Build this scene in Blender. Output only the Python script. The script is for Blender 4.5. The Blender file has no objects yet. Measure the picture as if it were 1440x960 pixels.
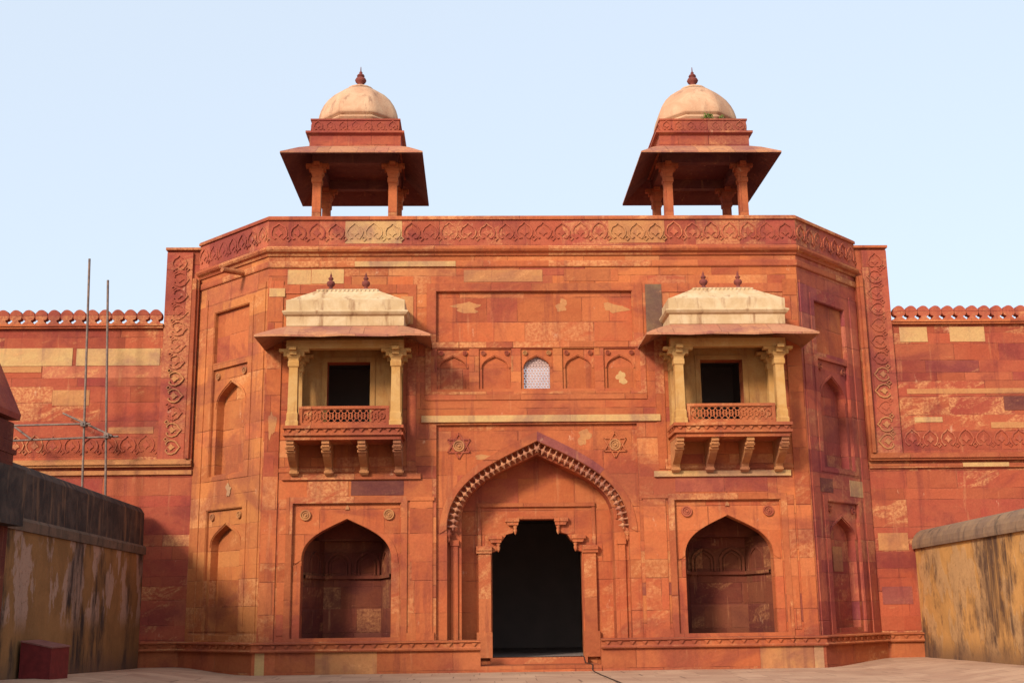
import bpy, bmesh, math, random
from mathutils import Vector, Matrix
from mathutils.geometry import tessellate_polygon

random.seed(7)
S = bpy.context.scene
COL = S.collection
PI = math.pi
rad = math.radians

# ------------------------------------------------------------------ camera
cd = bpy.data.cameras.new('camera')
cam = bpy.data.objects.new('camera', cd)
COL.objects.link(cam)
S.camera = cam
cd.sensor_width = 36.0
cd.lens = 1683.0 / 1440.0 * 36.0
cd.clip_start = 0.1
cd.clip_end = 5000
yaw, pitch, roll = 0.0311, 0.2214, -0.0126
fw = Vector((math.sin(yaw) * math.cos(pitch), math.cos(yaw) * math.cos(pitch), math.sin(pitch)))
rt = Vector((math.cos(yaw), -math.sin(yaw), 0))
up = rt.cross(fw)
rt2 = rt * math.cos(roll) + up * math.sin(roll)
up2 = -rt * math.sin(roll) + up * math.cos(roll)
M = Matrix((rt2, up2, -fw)).transposed().to_4x4()
M.translation = Vector((-2.175, -42.5, 2.02))
cam.matrix_world = M

# ------------------------------------------------------------------ light
SUN_AZ, SUN_EL = 35.0, 28.0          # degrees left of straight behind the viewer, elevation
sd = bpy.data.lights.new('sun', 'SUN')
sd.energy = 4.0
sd.angle = rad(10.0)
sd.color = (1.0, 0.86, 0.70)
sun = bpy.data.objects.new('sun', sd)
COL.objects.link(sun)
to_sun = Vector((-math.sin(rad(SUN_AZ)) * math.cos(rad(SUN_EL)), -math.cos(rad(SUN_AZ)) * math.cos(rad(SUN_EL)), math.sin(rad(SUN_EL))))
sun.rotation_euler = to_sun.to_track_quat('Z', 'Y').to_euler()
sun.location = to_sun * 60

W = bpy.data.worlds.new('World')
S.world = W
W.use_nodes = True
wn = W.node_tree
bg = wn.nodes['Background']
sky = wn.nodes.new('ShaderNodeTexSky')
sky.sky_type = 'NISHITA'
sky.sun_disc = False
sky.sun_elevation = rad(SUN_EL)
sky.sun_rotation = rad(180 + SUN_AZ)
sky.altitude = 0
sky.air_density = 1.0
sky.dust_density = 4.0
sky.ozone_density = 2.0
hz = wn.nodes.new('ShaderNodeMix')
hz.data_type = 'RGBA'
hz.inputs[0].default_value = 0.5
wn.links.new(sky.outputs[0], hz.inputs[6])
hz.inputs[7].default_value = (8.3, 9.3, 10.3, 1)      # thin white winter haze over the sky
wn.links.new(hz.outputs[2], bg.inputs[0])
bg.inputs[1].default_value = 0.15

S.view_settings.view_transform = 'Standard'
S.view_settings.look = 'None'
S.view_settings.exposure = 0.0
S.view_settings.gamma = 1.0
S.view_settings.use_curve_mapping = False

# ------------------------------------------------------------------ materials
class NT:
    def __init__(s, name):
        s.m = bpy.data.materials.new(name)
        s.m.use_nodes = True
        s.t = s.m.node_tree
        s.b = s.t.nodes['Principled BSDF']
    def n(s, typ, **kw):
        x = s.t.nodes.new('ShaderNode' + typ)
        for k, v in kw.items():
            setattr(x, k, v)
        return x
    def set(s, sock, v):
        if isinstance(v, bpy.types.NodeSocket):
            s.t.links.new(v, sock)
        else:
            if hasattr(sock.default_value, '__len__') and isinstance(v, tuple) and len(sock.default_value) == 4 and len(v) == 3:
                v = (*v, 1)
            sock.default_value = v
    def math(s, op, a, b=0.0, c=None):
        x = s.n('Math', operation=op)
        s.set(x.inputs[0], a)
        s.set(x.inputs[1], b)
        if c is not None:
            s.set(x.inputs[2], c)
        return x.outputs[0]
    def mix(s, f, a, b, mode='MIX'):
        x = s.n('Mix', data_type='RGBA', blend_type=mode)
        s.set(x.inputs[0], f)
        s.set(x.inputs[6], a)
        s.set(x.inputs[7], b)
        return x.outputs[2]
    def ramp(s, f, lo, hi):
        x = s.n('MapRange', interpolation_type='SMOOTHSTEP')
        s.set(x.inputs[0], f)
        x.inputs[1].default_value = lo
        x.inputs[2].default_value = hi
        return x.outputs[0]
    def pos(s):
        return s.n('NewGeometry').outputs['Position']
    def scaled(s, vec, k):
        x = s.n('Vector' + 'Math', operation='MULTIPLY')
        s.set(x.inputs[0], vec)
        x.inputs[1].default_value = k
        return x.outputs[0]
    def noise(s, vec, k, scale=1.0, detail=4.0, rough=0.55, dist=0.0):
        x = s.n('TexNoise')
        s.set(x.inputs['Vector'], s.scaled(vec, k))
        x.inputs['Scale'].default_value = scale
        x.inputs['Detail'].default_value = detail
        x.inputs['Roughness'].default_value = rough
        x.inputs['Distortion'].default_value = dist
        return x.outputs[0]
    def bump(s, h, strength, dist):
        x = s.n('Bump')
        s.set(x.inputs['Height'], h)
        x.inputs['Strength'].default_value = strength
        x.inputs['Distance'].default_value = dist
        s.t.links.new(x.outputs[0], s.b.inputs['Normal'])
    def done(s, col, rough=0.9):
        s.set(s.b.inputs['Base Color'], col)
        s.b.inputs['Roughness'].default_value = rough
        s.b.inputs['Specular IOR Level'].default_value = 0.2
        return s.m

def blocks(g, rowh, wmin, wvar, seed):
    """ashlar courses of uneven height and length from the metre UVs: (cell colour, row value, joint mask)"""
    sep = g.n('SeparateXYZ')
    g.t.links.new(g.n('UVMap').outputs[0], sep.inputs[0])
    u, v = sep.outputs[0], sep.outputs[1]
    w1 = g.math('MULTIPLY', g.math('SINE', g.math('MULTIPLY', v, 1.7)), 0.16)
    w2 = g.math('MULTIPLY', g.math('SINE', g.math('MULTIPLY_ADD', v, 4.1, 1.0 + seed)), 0.13)
    vv = g.math('DIVIDE', g.math('ADD', v, g.math('ADD', w1, w2)), rowh)
    row = g.math('FLOOR', vv)
    fv = g.math('FRACT', vv)
    wn1 = g.n('TexWhiteNoise', noise_dimensions='2D')
    cx = g.n('CombineXYZ')
    g.set(cx.inputs[0], row)
    cx.inputs[1].default_value = seed
    g.t.links.new(cx.outputs[0], wn1.inputs['Vector'])
    rr = wn1.outputs[0]
    width = g.math('MULTIPLY_ADD', rr, wvar, wmin)
    uu = g.math('ADD', g.math('DIVIDE', u, width), g.math('MULTIPLY', rr, 37.3))
    uu = g.math('ADD', uu, g.math('MULTIPLY', g.math('SINE', g.math('MULTIPLY', uu, 2.3)), 0.28))
    colm = g.math('FLOOR', uu)
    fu = g.math('FRACT', uu)
    cv = g.n('CombineXYZ')
    g.set(cv.inputs[0], colm)
    g.set(cv.inputs[1], row)
    cv.inputs[2].default_value = seed
    wn2 = g.n('TexWhiteNoise', noise_dimensions='3D')
    g.t.links.new(cv.outputs[0], wn2.inputs['Vector'])
    du = g.math('MULTIPLY', g.math('MINIMUM', fu, g.math('SUBTRACT', 1.0, fu)), width)
    dv = g.math('MULTIPLY', g.math('MINIMUM', fv, g.math('SUBTRACT', 1.0, fv)), rowh)
    d = g.math('MINIMUM', du, dv)
    joint = g.math('SUBTRACT', 1.0, g.ramp(d, 0.004, 0.020))
    return wn2.outputs[1], rr, joint

def stone(name, base=(0.40, 0.105, 0.040), rowh=0.58, wmin=0.9, wvar=2.2, seed=0.0, vary=1.0, block=True, wear=0.55, joint_amt=0.36):
    g = NT(name)
    P = g.pos()
    fine = g.noise(P, (1, 1, 1), 10.0, 6, 0.7)
    b = base
    if block:
        cc, rr, joint = blocks(g, rowh, wmin, wvar, seed)
        sep = g.n('SeparateColor')
        g.t.links.new(cc, sep.inputs[0])
        # every block is cut from its own bed: shift the grain from block to block
        sh = g.n('VectorMath', operation='MULTIPLY_ADD')
        g.t.links.new(cc, sh.inputs[0])
        sh.inputs[1].default_value = (31.0, 17.0, 23.0)
        g.t.links.new(P, sh.inputs[2])
        Q = sh.outputs[0]
        cr = g.n('ValToRGB')
        cr.color_ramp.interpolation = 'CONSTANT'
        el = cr.color_ramp.elements
        def t(r, gg, bb): return (b[0] * r, b[1] * gg, b[2] * bb, 1)
        pal = [(0.0, t(0.96, 0.94, 0.97)), (0.24, t(1.05, 1.12, 1.0)), (0.44, t(0.86, 0.74, 0.90)), (0.56, t(1.0, 0.98, 0.9)), (0.70, t(1.08, 1.28, 1.15)),
               (0.81, t(0.74, 0.62, 0.92)), (0.88, t(1.12, 1.42, 1.35)), (0.93, t(0.90, 0.80, 0.85)), (0.972, t(1.2, 1.75, 1.8)), (0.985, t(0.62, 0.62, 1.1))]
        el[0].position, el[0].color = pal[0]
        el[1].position, el[1].color = pal[1]
        for p, c in pal[2:]:
            e = el.new(p)
            e.color = c
        g.t.links.new(sep.outputs[0], cr.inputs[0])
        col = g.mix(0.95 * vary, (*base, 1), cr.outputs[0])
        val = g.math('MULTIPLY_ADD', sep.outputs[1], 0.32, 0.80)
        col = g.mix(1.0, col, val, 'MULTIPLY')
        lift = g.math('MULTIPLY_ADD', g.math('POWER', sep.outputs[2], 3.0), 0.34, -0.13)
    else:
        col = (*base, 1)
        joint = None
        Q = P
        lift = 0.0
    # grain and mottling of the stone itself
    rotv = g.n('VectorRotate', rotation_type='Y_AXIS')
    g.t.links.new(Q, rotv.inputs['Vector'])
    rotv.inputs['Angle'].default_value = 0.35
    bed = g.noise(rotv.outputs[0], (0.75, 0.75, 1.9), 1.0, 8, 0.70, 0.5)
    mid = g.noise(Q, (1, 1, 1.4), 1.0, 6, 0.62, 0.5)
    col = g.mix(g.math('MULTIPLY', g.ramp(mid, 0.35, 0.68), 0.35), col, (b[0] * 1.16, b[1] * 1.5, b[2] * 1.35, 1))
    col = g.mix(g.math('MULTIPLY', g.ramp(mid, 0.53, 0.40), 0.0), col, (0.3, 0.06, 0.04, 1))
    # pale flaked patches along the bedding, block by block
    pale = g.math('MULTIPLY', g.ramp(g.math('ADD', bed, lift), 0.53, 0.66), wear)
    pale = g.math('MULTIPLY', pale, g.ramp(fine, 0.30, 0.66))
    col = g.mix(pale, col, (0.52, 0.245, 0.10, 1))
    # weathering that crosses the joints: broad dark bloom, rain streaks, salts
    big = g.noise(P, (0.32, 0.32, 0.42), 1.0, 6, 0.62, 0.6)
    col = g.mix(g.math('MULTIPLY', g.ramp(big, 0.47, 0.64), 0.62), col, (b[0] * 0.50, b[1] * 0.42, b[2] * 0.75, 1))
    streak = g.noise(P, (2.4, 2.4, 0.20), 1.0, 6, 0.65)
    col = g.mix(g.math('MULTIPLY', g.ramp(streak, 0.53, 0.70), 0.45), col, (b[0] * 0.42, b[1] * 0.36, b[2] * 0.7, 1))
    streak2 = g.noise(P, (4.6, 4.6, 0.5), 1.0, 5, 0.6)
    col = g.mix(g.math('MULTIPLY', g.ramp(streak2, 0.60, 0.74), 0.28), col, (0.52, 0.24, 0.11, 1))
    salt = g.noise(P, (1.7, 1.7, 0.9), 1.2, 7, 0.72)
    col = g.mix(g.math('MULTIPLY', g.ramp(salt, 0.64, 0.72), 0.55), col, (0.60, 0.36, 0.22, 1))
    col = g.mix(0.75, col, g.math('MULTIPLY_ADD', fine, 0.75, 0.63), 'MULTIPLY')
    h = g.math('ADD', g.math('MULTIPLY', fine, 0.6), bed)
    if joint is not None:
        jn = g.math('MULTIPLY', joint, g.ramp(g.noise(P, (1, 1, 1), 0.9, 3), 0.38, 0.60))
        col = g.mix(g.math('MULTIPLY', jn, joint_amt), col, (0.15, 0.042, 0.03, 1))
        h = g.math('SUBTRACT', h, g.math('MULTIPLY', jn, 0.9))
    g.bump(h, 0.7, 0.035)
    return g.done(col, 0.92)

M_WALL = stone('red sandstone ashlar', seed=1.0)
M_WALL2 = stone('dark red sandstone courses', base=(0.325, 0.070, 0.036), rowh=0.58, wmin=1.4, wvar=3.2, seed=5.0, wear=0.9)
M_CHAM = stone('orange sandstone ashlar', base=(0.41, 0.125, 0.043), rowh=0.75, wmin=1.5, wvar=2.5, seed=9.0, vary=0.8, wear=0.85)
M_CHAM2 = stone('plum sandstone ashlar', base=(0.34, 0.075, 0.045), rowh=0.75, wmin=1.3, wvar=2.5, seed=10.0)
M_PANEL = stone('smooth sandstone slabs', base=(0.385, 0.095, 0.037), rowh=0.95, wmin=1.5, wvar=1.8, seed=3.0, vary=0.8)
M_TRIM = stone('dressed sandstone trim', base=(0.37, 0.095, 0.038), rowh=2.4, wmin=1.3, wvar=1.6, seed=4.0, vary=0.6, wear=0.8)
M_CARVE = stone('carved red sandstone', base=(0.33, 0.075, 0.042), rowh=2.2, wmin=0.9, wvar=1.2, seed=6.0, vary=0.7, wear=0.6)
M_PLAIN = stone('plain sandstone', base=(0.35, 0.090, 0.038), block=False)
M_CREAM = stone('buff sandstone', base=(0.46, 0.262, 0.112), block=False, wear=0.5)
M_TAN = stone('tan sandstone', base=(0.40, 0.165, 0.066), block=False, wear=0.7)
M_DARKST = stone('purple grey sandstone', base=(0.15, 0.045, 0.033), block=False, wear=0.35)
M_PLUM = stone('plum sandstone', base=(0.235, 0.062, 0.050), block=False, wear=0.2)
M_MOTTLE = stone('lichen mottled stone', base=(0.17, 0.095, 0.055), block=False, wear=1.0)
M_SOFFIT_SHADE = stone('shade painted soffit stone', base=(0.15, 0.050, 0.042), block=False, wear=0.15)  # dark tone paints the shade under the pavilion eaves
M_EAVE = stone('eave slabs', base=(0.38, 0.15, 0.085), rowh=50, wmin=0.75, wvar=0.02, seed=8.0, vary=0.5)
M_SHADED_STONE = stone('shade painted sandstone', base=(0.155, 0.040, 0.022), rowh=0.7, wmin=1.2, wvar=1.5, seed=12.0, vary=0.8, wear=0.4)  # recess and building shade put into the stone colour

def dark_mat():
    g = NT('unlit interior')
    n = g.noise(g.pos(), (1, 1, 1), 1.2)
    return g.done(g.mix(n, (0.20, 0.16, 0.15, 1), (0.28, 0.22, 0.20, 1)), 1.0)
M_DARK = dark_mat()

def plaster(name, a, b, stain, amt=0.5):
    g = NT(name)
    P = g.pos()
    n = g.noise(P, (1, 1, 1), 1.6, 6, 0.65, 0.5)
    f = g.noise(P, (1, 1, 1), 14.0, 5, 0.7)
    s = g.noise(P, (3.0, 3.0, 0.5), 1.0, 5, 0.65)
    col = g.mix(g.ramp(n, 0.35, 0.68), (*a, 1), (*b, 1))
    col = g.mix(g.math('MULTIPLY', g.ramp(s, 0.52, 0.70), amt), col, (*stain, 1))
    col = g.mix(0.4, col, g.math('MULTIPLY_ADD', f, 0.6, 0.7), 'MULTIPLY')
    g.bump(g.math('ADD', f, n), 0.4, 0.02)
    return g.done(col, 0.95)

M_DOME = plaster('weathered dome plaster', (0.45, 0.25, 0.15), (0.52, 0.335, 0.21), (0.25, 0.13, 0.085), 0.75)
M_ROOF = plaster('limewashed balcony roof', (0.46, 0.315, 0.17), (0.56, 0.42, 0.26), (0.25, 0.13, 0.065), 0.85)
M_OCHRE = plaster('ochre painted stone', (0.43, 0.225, 0.070), (0.48, 0.285, 0.11), (0.27, 0.11, 0.042), 0.6)
M_OCHRE_SHADE = plaster('shade painted ochre wall', (0.30, 0.145, 0.045), (0.34, 0.19, 0.07), (0.17, 0.065, 0.03), 0.6)  # darker copy of the ochre, painting the shade under the balcony eave
M_FINIAL = plaster('dark finial stone', (0.13, 0.035, 0.032), (0.20, 0.055, 0.042), (0.05, 0.022, 0.022), 0.6)

def stained_wall(name, base, pale, black, zt, seed, palez, blk=0.8, sv=(0.62, 0.62, 0.24), pk=0.85):
    """ochre render with dark run-off under the coping, grey patches of newer plaster, darker at the foot"""
    g = NT(name)
    P = g.pos()
    sep = g.n('SeparateXYZ')
    g.t.links.new(P, sep.inputs[0])
    z = sep.outputs[2]
    off = g.n('VectorMath', operation='ADD')
    g.t.links.new(P, off.inputs[0])
    off.inputs[1].default_value = (0, seed, 0)
    Q = off.outputs[0]
    n = g.noise(Q, (1, 1, 1), 0.8, 6, 0.65, 0.6)
    f = g.noise(Q, (1, 1, 1), 11.0, 6, 0.7)
    st = g.noise(Q, sv, 1.0, 8, 0.70, 0.0)
    st2 = g.noise(Q, (3.0, 3.4, 0.35), 1.0, 5, 0.65)
    col = g.mix(g.ramp(n, 0.35, 0.7), (*base, 1), tuple(min(1, c * 1.35) for c in base) + (1,))
    pt = g.noise(Q, (0.7, 0.75, 0.42), 1.0, 7, 0.6, 0.0)
    pm = g.math('MULTIPLY', g.ramp(pt, 0.49, 0.525), g.ramp(z, palez, palez + 0.7))
    pm = g.math('MULTIPLY', pm, g.ramp(f, 0.30, 0.42))
    col = g.mix(g.math('MULTIPLY', pm, pk), col, (*pale, 1))
    m = g.math('MULTIPLY', g.ramp(st, 0.47, 0.62), g.math('MULTIPLY_ADD', g.ramp(st2, 0.32, 0.60), 0.75, 0.25))
    m = g.math('MULTIPLY', m, blk)
    col = g.mix(m, col, (*black, 1))
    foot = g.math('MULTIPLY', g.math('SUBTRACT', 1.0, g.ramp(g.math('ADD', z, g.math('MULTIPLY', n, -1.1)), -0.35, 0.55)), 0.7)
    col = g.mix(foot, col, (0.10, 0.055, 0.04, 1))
    col = g.mix(0.5, col, g.math('MULTIPLY_ADD', f, 0.7, 0.65), 'MULTIPLY')
    g.bump(g.math('ADD', g.math('MULTIPLY', f, 0.5), g.math('MULTIPLY', pm, 0.6)), 0.7, 0.03)
    return g.done(col, 0.95)
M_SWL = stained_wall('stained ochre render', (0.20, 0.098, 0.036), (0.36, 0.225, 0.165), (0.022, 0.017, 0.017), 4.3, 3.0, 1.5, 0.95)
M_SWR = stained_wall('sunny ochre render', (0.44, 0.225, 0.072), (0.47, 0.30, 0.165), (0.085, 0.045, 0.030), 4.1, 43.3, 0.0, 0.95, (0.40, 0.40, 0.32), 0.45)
M_BLACKTOP = plaster('lichen and shade blackened coping', (0.030, 0.024, 0.023), (0.075, 0.052, 0.042), (0.19, 0.105, 0.06), 0.7)  # real blackening on the wall top, painted shade on the fascia
M_LEDGE = plaster('grimy ledge plaster', (0.10, 0.07, 0.05), (0.16, 0.10, 0.07), (0.03, 0.025, 0.024), 0.7)
M_COPING = plaster('grey weathered coping', (0.20, 0.125, 0.085), (0.27, 0.17, 0.10), (0.06, 0.045, 0.04), 0.75)

def ground_mat():
    g = NT('worn stone paving')
    cc, rr, joint = blocks(g, 0.9, 1.0, 1.2, 2.0)
    sep = g.n('SeparateColor')
    g.t.links.new(cc, sep.inputs[0])
    P = g.pos()
    n = g.noise(P, (1, 1, 1), 0.5, 6, 0.6)
    f = g.noise(P, (1, 1, 1), 12.0, 6, 0.7)
    col = g.mix(sep.outputs[0], (0.40, 0.245, 0.16, 1), (0.52, 0.335, 0.22, 1))
    col = g.mix(g.math('MULTIPLY', g.ramp(n, 0.4, 0.7), 0.5), col, (0.29, 0.145, 0.095, 1))
    col = g.mix(g.math('MULTIPLY', joint, 0.8), col, (0.14, 0.08, 0.055, 1))
    col = g.mix(0.4, col, g.math('MULTIPLY_ADD', f, 0.6, 0.7), 'MULTIPLY')
    g.bump(g.math('SUBTRACT', f, joint), 0.4, 0.02)
    return g.done(col, 0.85)
M_GROUND = ground_mat()

def simple(name, a, b, rough=0.6, metal=0.0, scale=6.0):
    g = NT(name)
    n = g.noise(g.pos(), (1, 1, 1), scale, 5, 0.6)
    g.b.inputs['Metallic'].default_value = metal
    g.bump(n, 0.2, 0.01)
    return g.done(g.mix(g.ramp(n, 0.35, 0.7), (*a, 1), (*b, 1)), rough)
M_POLE = simple('rusty scaffold tube', (0.13, 0.10, 0.09), (0.24, 0.16, 0.12), 0.65, 0.3)
M_BOX = simple('red painted board', (0.115, 0.014, 0.014), (0.17, 0.020, 0.019), 0.6)
M_BOXTOP = simple('faded red board', (0.17, 0.06, 0.05), (0.23, 0.10, 0.08), 0.7)
M_CABLE = simple('black cable', (0.02, 0.018, 0.018), (0.04, 0.035, 0.03), 0.5)
M_WEED = simple('weed leaves', (0.06, 0.11, 0.02), (0.12, 0.17, 0.03), 0.7)
M_LATTICE = plaster('pale lattice stone', (0.40, 0.27, 0.25), (0.46, 0.33, 0.30), (0.26, 0.15, 0.13), 0.3)

# ------------------------------------------------------------------ mesh building
class MB:
    def __init__(s):
        s.v = []
        s.f = []
        s.sm = []
    def face(s, pts, smooth=False):
        i = len(s.v)
        s.v += [Vector(p) for p in pts]
        s.f.append(tuple(range(i, i + len(pts))))
        s.sm.append(smooth)
    def grid(s, rows, closed=False, smooth=True):
        """rows of points, quads between neighbours"""
        base = []
        for r in rows:
            base.append(len(s.v))
            s.v += [Vector(p) for p in r]
        n = len(rows[0])
        for a, b in zip(base, base[1:]):
            for k in range(n if closed else n - 1):
                k2 = (k + 1) % n
                s.f.append((a + k, a + k2, b + k2, b + k))
                s.sm.append(smooth)
    def box(s, x0, x1, y0, y1, z0, z1, F=None):
        P = [Vector(p) for p in ((x0, y0, z0), (x1, y0, z0), (x1, y1, z0), (x0, y1, z0), (x0, y0, z1), (x1, y0, z1), (x1, y1, z1), (x0, y1, z1))]
        if F:
            P = [F(p.x, p.z, p.y) for p in P]
        for q in ((0, 1, 5, 4), (1, 2, 6, 5), (2, 3, 7, 6), (3, 0, 4, 7), (4, 5, 6, 7), (3, 2, 1, 0)):
            s.face([P[k] for k in q])
    def sheet(s, F, outer, holes, d):
        loops = [[Vector((p[0], p[1], 0)) for p in l] for l in [outer] + list(holes)]
        flat = [p for l in loops for p in l]
        i0 = len(s.v)
        s.v += [F(p.x, p.y, d) for p in flat]
        for t in tessellate_polygon(loops):
            a, b, c = (flat[k] for k in t)
            ar = (b - a).cross(c - a).z
            if abs(ar) < 1e-9:
                continue
            t = tuple(t) if ar > 0 else tuple(reversed(t))
            s.f.append(tuple(i0 + k for k in t))
            s.sm.append(False)
    def reveal(s, F, loop, d0, d1, smooth=False):
        n = len(loop)
        for k in range(n):
            p, q = loop[k], loop[(k + 1) % n]
            s.face([F(p[0], p[1], d0), F(q[0], q[1], d0), F(q[0], q[1], d1), F(p[0], p[1], d1)], smooth)
    def slab(s, F, outer, d0, d1, holes=()):
        """a plate whose face is at depth d0 and whose back is at d1 (d0 < d1)"""
        s.sheet(F, outer, holes, d0)
        s.reveal(F, list(reversed(outer)), d0, d1)
        for h in holes:
            s.reveal(F, h, d0, d1)
    def tube(s, pts, r, n=8, cap=True):
        pts = [Vector(p) for p in pts]
        rows = []
        for k, p in enumerate(pts):
            t = (pts[min(k + 1, len(pts) - 1)] - pts[max(k - 1, 0)]).normalized()
            a = t.cross(Vector((0, 0, 1)) if abs(t.z) < 0.9 else Vector((1, 0, 0))).normalized()
            b = t.cross(a)
            rr = r[k] if isinstance(r, (list, tuple)) else r
            rows.append([p + (a * math.cos(2 * PI * j / n) + b * math.sin(2 * PI * j / n)) * rr for j in range(n)])
        s.grid(rows, True)
        if cap:
            s.face(list(reversed(rows[0])))
            s.face(rows[-1])
    def lathe(s, c, prof, n=16, sq=None, flip=False):
        rows = []
        for r, z in prof:
            row = []
            for j in range(n):
                a = 2 * PI * (j + 0.5) / n
                row.append(Vector((c[0] + r * math.cos(a), c[1] + r * math.sin(a), c[2] + z)))
            rows.append(row)
        s.grid(rows, True, n > 8)
    def sqtower(s, c, prof):
        """square-section stack: prof of (half width, z)"""
        rows = []
        for r, z in prof:
            rows.append([(c[0] - r, c[1] - r, c[2] + z), (c[0] + r, c[1] - r, c[2] + z), (c[0] + r, c[1] + r, c[2] + z), (c[0] - r, c[1] + r, c[2] + z)])
        s.grid(rows, True, False)
        s.face(list(reversed(rows[0])))
        s.face(rows[-1])
    def rectower(s, prof):
        """prof of (x0, x1, y0, y1, z)"""
        rows = [[(a, c, z), (b, c, z), (b, d, z), (a, d, z)] for a, b, c, d, z in prof]
        s.grid(rows, True, False)
        s.face(list(reversed(rows[0])))
        s.face(rows[-1])
    def band(s, F, pts, w, d0, d1, closed=False):
        """a raised strap following a 2D polyline on a wall"""
        n = len(pts)
        P = [Vector(p) for p in pts]
        L, R_ = [], []
        for k in range(n):
            if closed:
                a, b = P[k - 1], P[(k + 1) % n]
            else:
                a, b = P[max(k - 1, 0)], P[min(k + 1, n - 1)]
            t = (b - a)
            t = t.normalized() if t.length > 1e-6 else Vector((1, 0))
            nn = Vector((-t.y, t.x)) * (w / 2)
            L.append(P[k] + nn)
            R_.append(P[k] - nn)
        for k in range(n if closed else n - 1):
            j = (k + 1) % n
            a, b, c, d = R_[k], R_[j], L[j], L[k]
            s.face([F(a.x, a.y, d0), F(b.x, b.y, d0), F(c.x, c.y, d0), F(d.x, d.y, d0)])
            s.face([F(d.x, d.y, d0), F(c.x, c.y, d0), F(c.x, c.y, d1), F(d.x, d.y, d1)])
            s.face([F(b.x, b.y, d0), F(a.x, a.y, d0), F(a.x, a.y, d1), F(b.x, b.y, d1)])
    def sweep(s, path, prof, caps=True):
        """prof (out, z) closed polygon swept along a plan polyline; outward is to the right of travel reversed: left->right seen from outside"""
        P = [Vector(p) for p in path]
        n = len(P)
        offs = []
        for k in range(n):
            def nrm(a, b):
                t = (b - a).normalized()
                return Vector((t.y, -t.x))
            if k == 0:
                o = nrm(P[0], P[1])
            elif k == n - 1:
                o = nrm(P[-2], P[-1])
            else:
                a, b = nrm(P[k - 1], P[k]), nrm(P[k], P[k + 1])
                o = (a + b) / (1 + a.dot(b))
            offs.append(o)
        rows = []
        for (o, z) in list(prof) + [prof[0]]:
            rows.append([Vector((P[k].x + offs[k].x * o, P[k].y + offs[k].y * o, z)) for k in range(n)])
        for a, b in zip(rows, rows[1:]):
            for k in range(n - 1):
                s.face([a[k], a[k + 1], b[k + 1], b[k]])
        if caps:
            s.face([r[0] for r in rows[:-1]][::-1])
            s.face([r[-1] for r in rows[:-1]])
    def build(s, name, mat, parent=None, loc=(0, 0, 0), label=None):
        me = bpy.data.meshes.new(name)
        org = Vector(loc)
        p = parent
        tot = org.copy()
        while p is not None:
            tot += p.location
            p = p.parent
        me.from_pydata([tuple(v - tot) for v in s.v], [], s.f)
        me.materials.append(mat)
        uv = me.uv_layers.new(name='UVMap')
        for pl in me.polygons:
            n = pl.normal
            pl.use_smooth = s.sm[pl.index]
            if abs(n.z) > 0.75:
                for li in pl.loop_indices:
                    q = s.v[me.loops[li].vertex_index]
                    uv.data[li].uv = (q.x, q.y)
            else:
                t = Vector((-n.y, n.x, 0)).normalized()
                for li in pl.loop_indices:
                    q = s.v[me.loops[li].vertex_index]
                    uv.data[li].uv = (q.dot(t), q.z)
        me.update()
        o = bpy.data.objects.new(name, me)
        COL.objects.link(o)
        o.location = org
        if parent:
            o.parent = parent
        if label:
            o['label'] = label
        return o

def thing(name, label, cat, loc, group=None):
    o = bpy.data.objects.new(name, None)
    COL.objects.link(o)
    o.location = loc
    o['label'] = label
    o['category'] = cat
    if group:
        o['group'] = group
    return o

def dup(o, parent, off):
    c = o.copy()
    COL.objects.link(c)
    c.parent = parent
    c.location = o.location + Vector(off)
    return c

def frame(A, t, nin):
    A, t, nin = Vector(A), Vector(t), Vector(nin)
    return lambda u, z, d: Vector((A.x + t.x * u + nin.x * d, A.y + t.y * u + nin.y * d, z))

def rect(x0, x1, z0, z1):
    return [(x0, z0), (x1, z0), (x1, z1), (x0, z1)]

def bez(p0, p1, p2, p3, n):
    out = []
    for k in range(n + 1):
        t = k / n
        a, b, c, d = (1 - t) ** 3, 3 * t * (1 - t) ** 2, 3 * t * t * (1 - t), t ** 3
        out.append((a * p0[0] + b * p1[0] + c * p2[0] + d * p3[0], a * p0[1] + b * p1[1] + c * p2[1] + d * p3[1]))
    return out

def arch_curve(cx, a, z0, zt, n=14, slope=0.48):
    """right spring over the apex to the left spring"""
    r = zt - z0
    right = bez((a, z0), (a, z0 + 0.55 * r), (0.5 * a, zt - 0.5 * a * slope), (0, zt), n)
    pts = [(cx + x, z) for x, z in right] + [(cx - x, z) for x, z in reversed(right[:-1])]
    return pts

def arch(cx, a, zb, z0, zt, n=14, slope=0.48):
    return [(cx - a, zb), (cx + a, zb)] + arch_curve(cx, a, z0, zt, n, slope)

R2 = 2 ** -0.5
WX, T = 9.75, 3.2
FR = frame((0, 0), (1, 0), (0, 1))
FL = frame((-WX - T, T), (R2, -R2), (R2, R2))
FRT = frame((WX, 0), (R2, R2), (-R2, R2))
LC = T / R2
TWX = 14.3
PATH = [(-WX - T, T), (-WX, 0), (WX, 0), (WX + T, T)]

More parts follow.
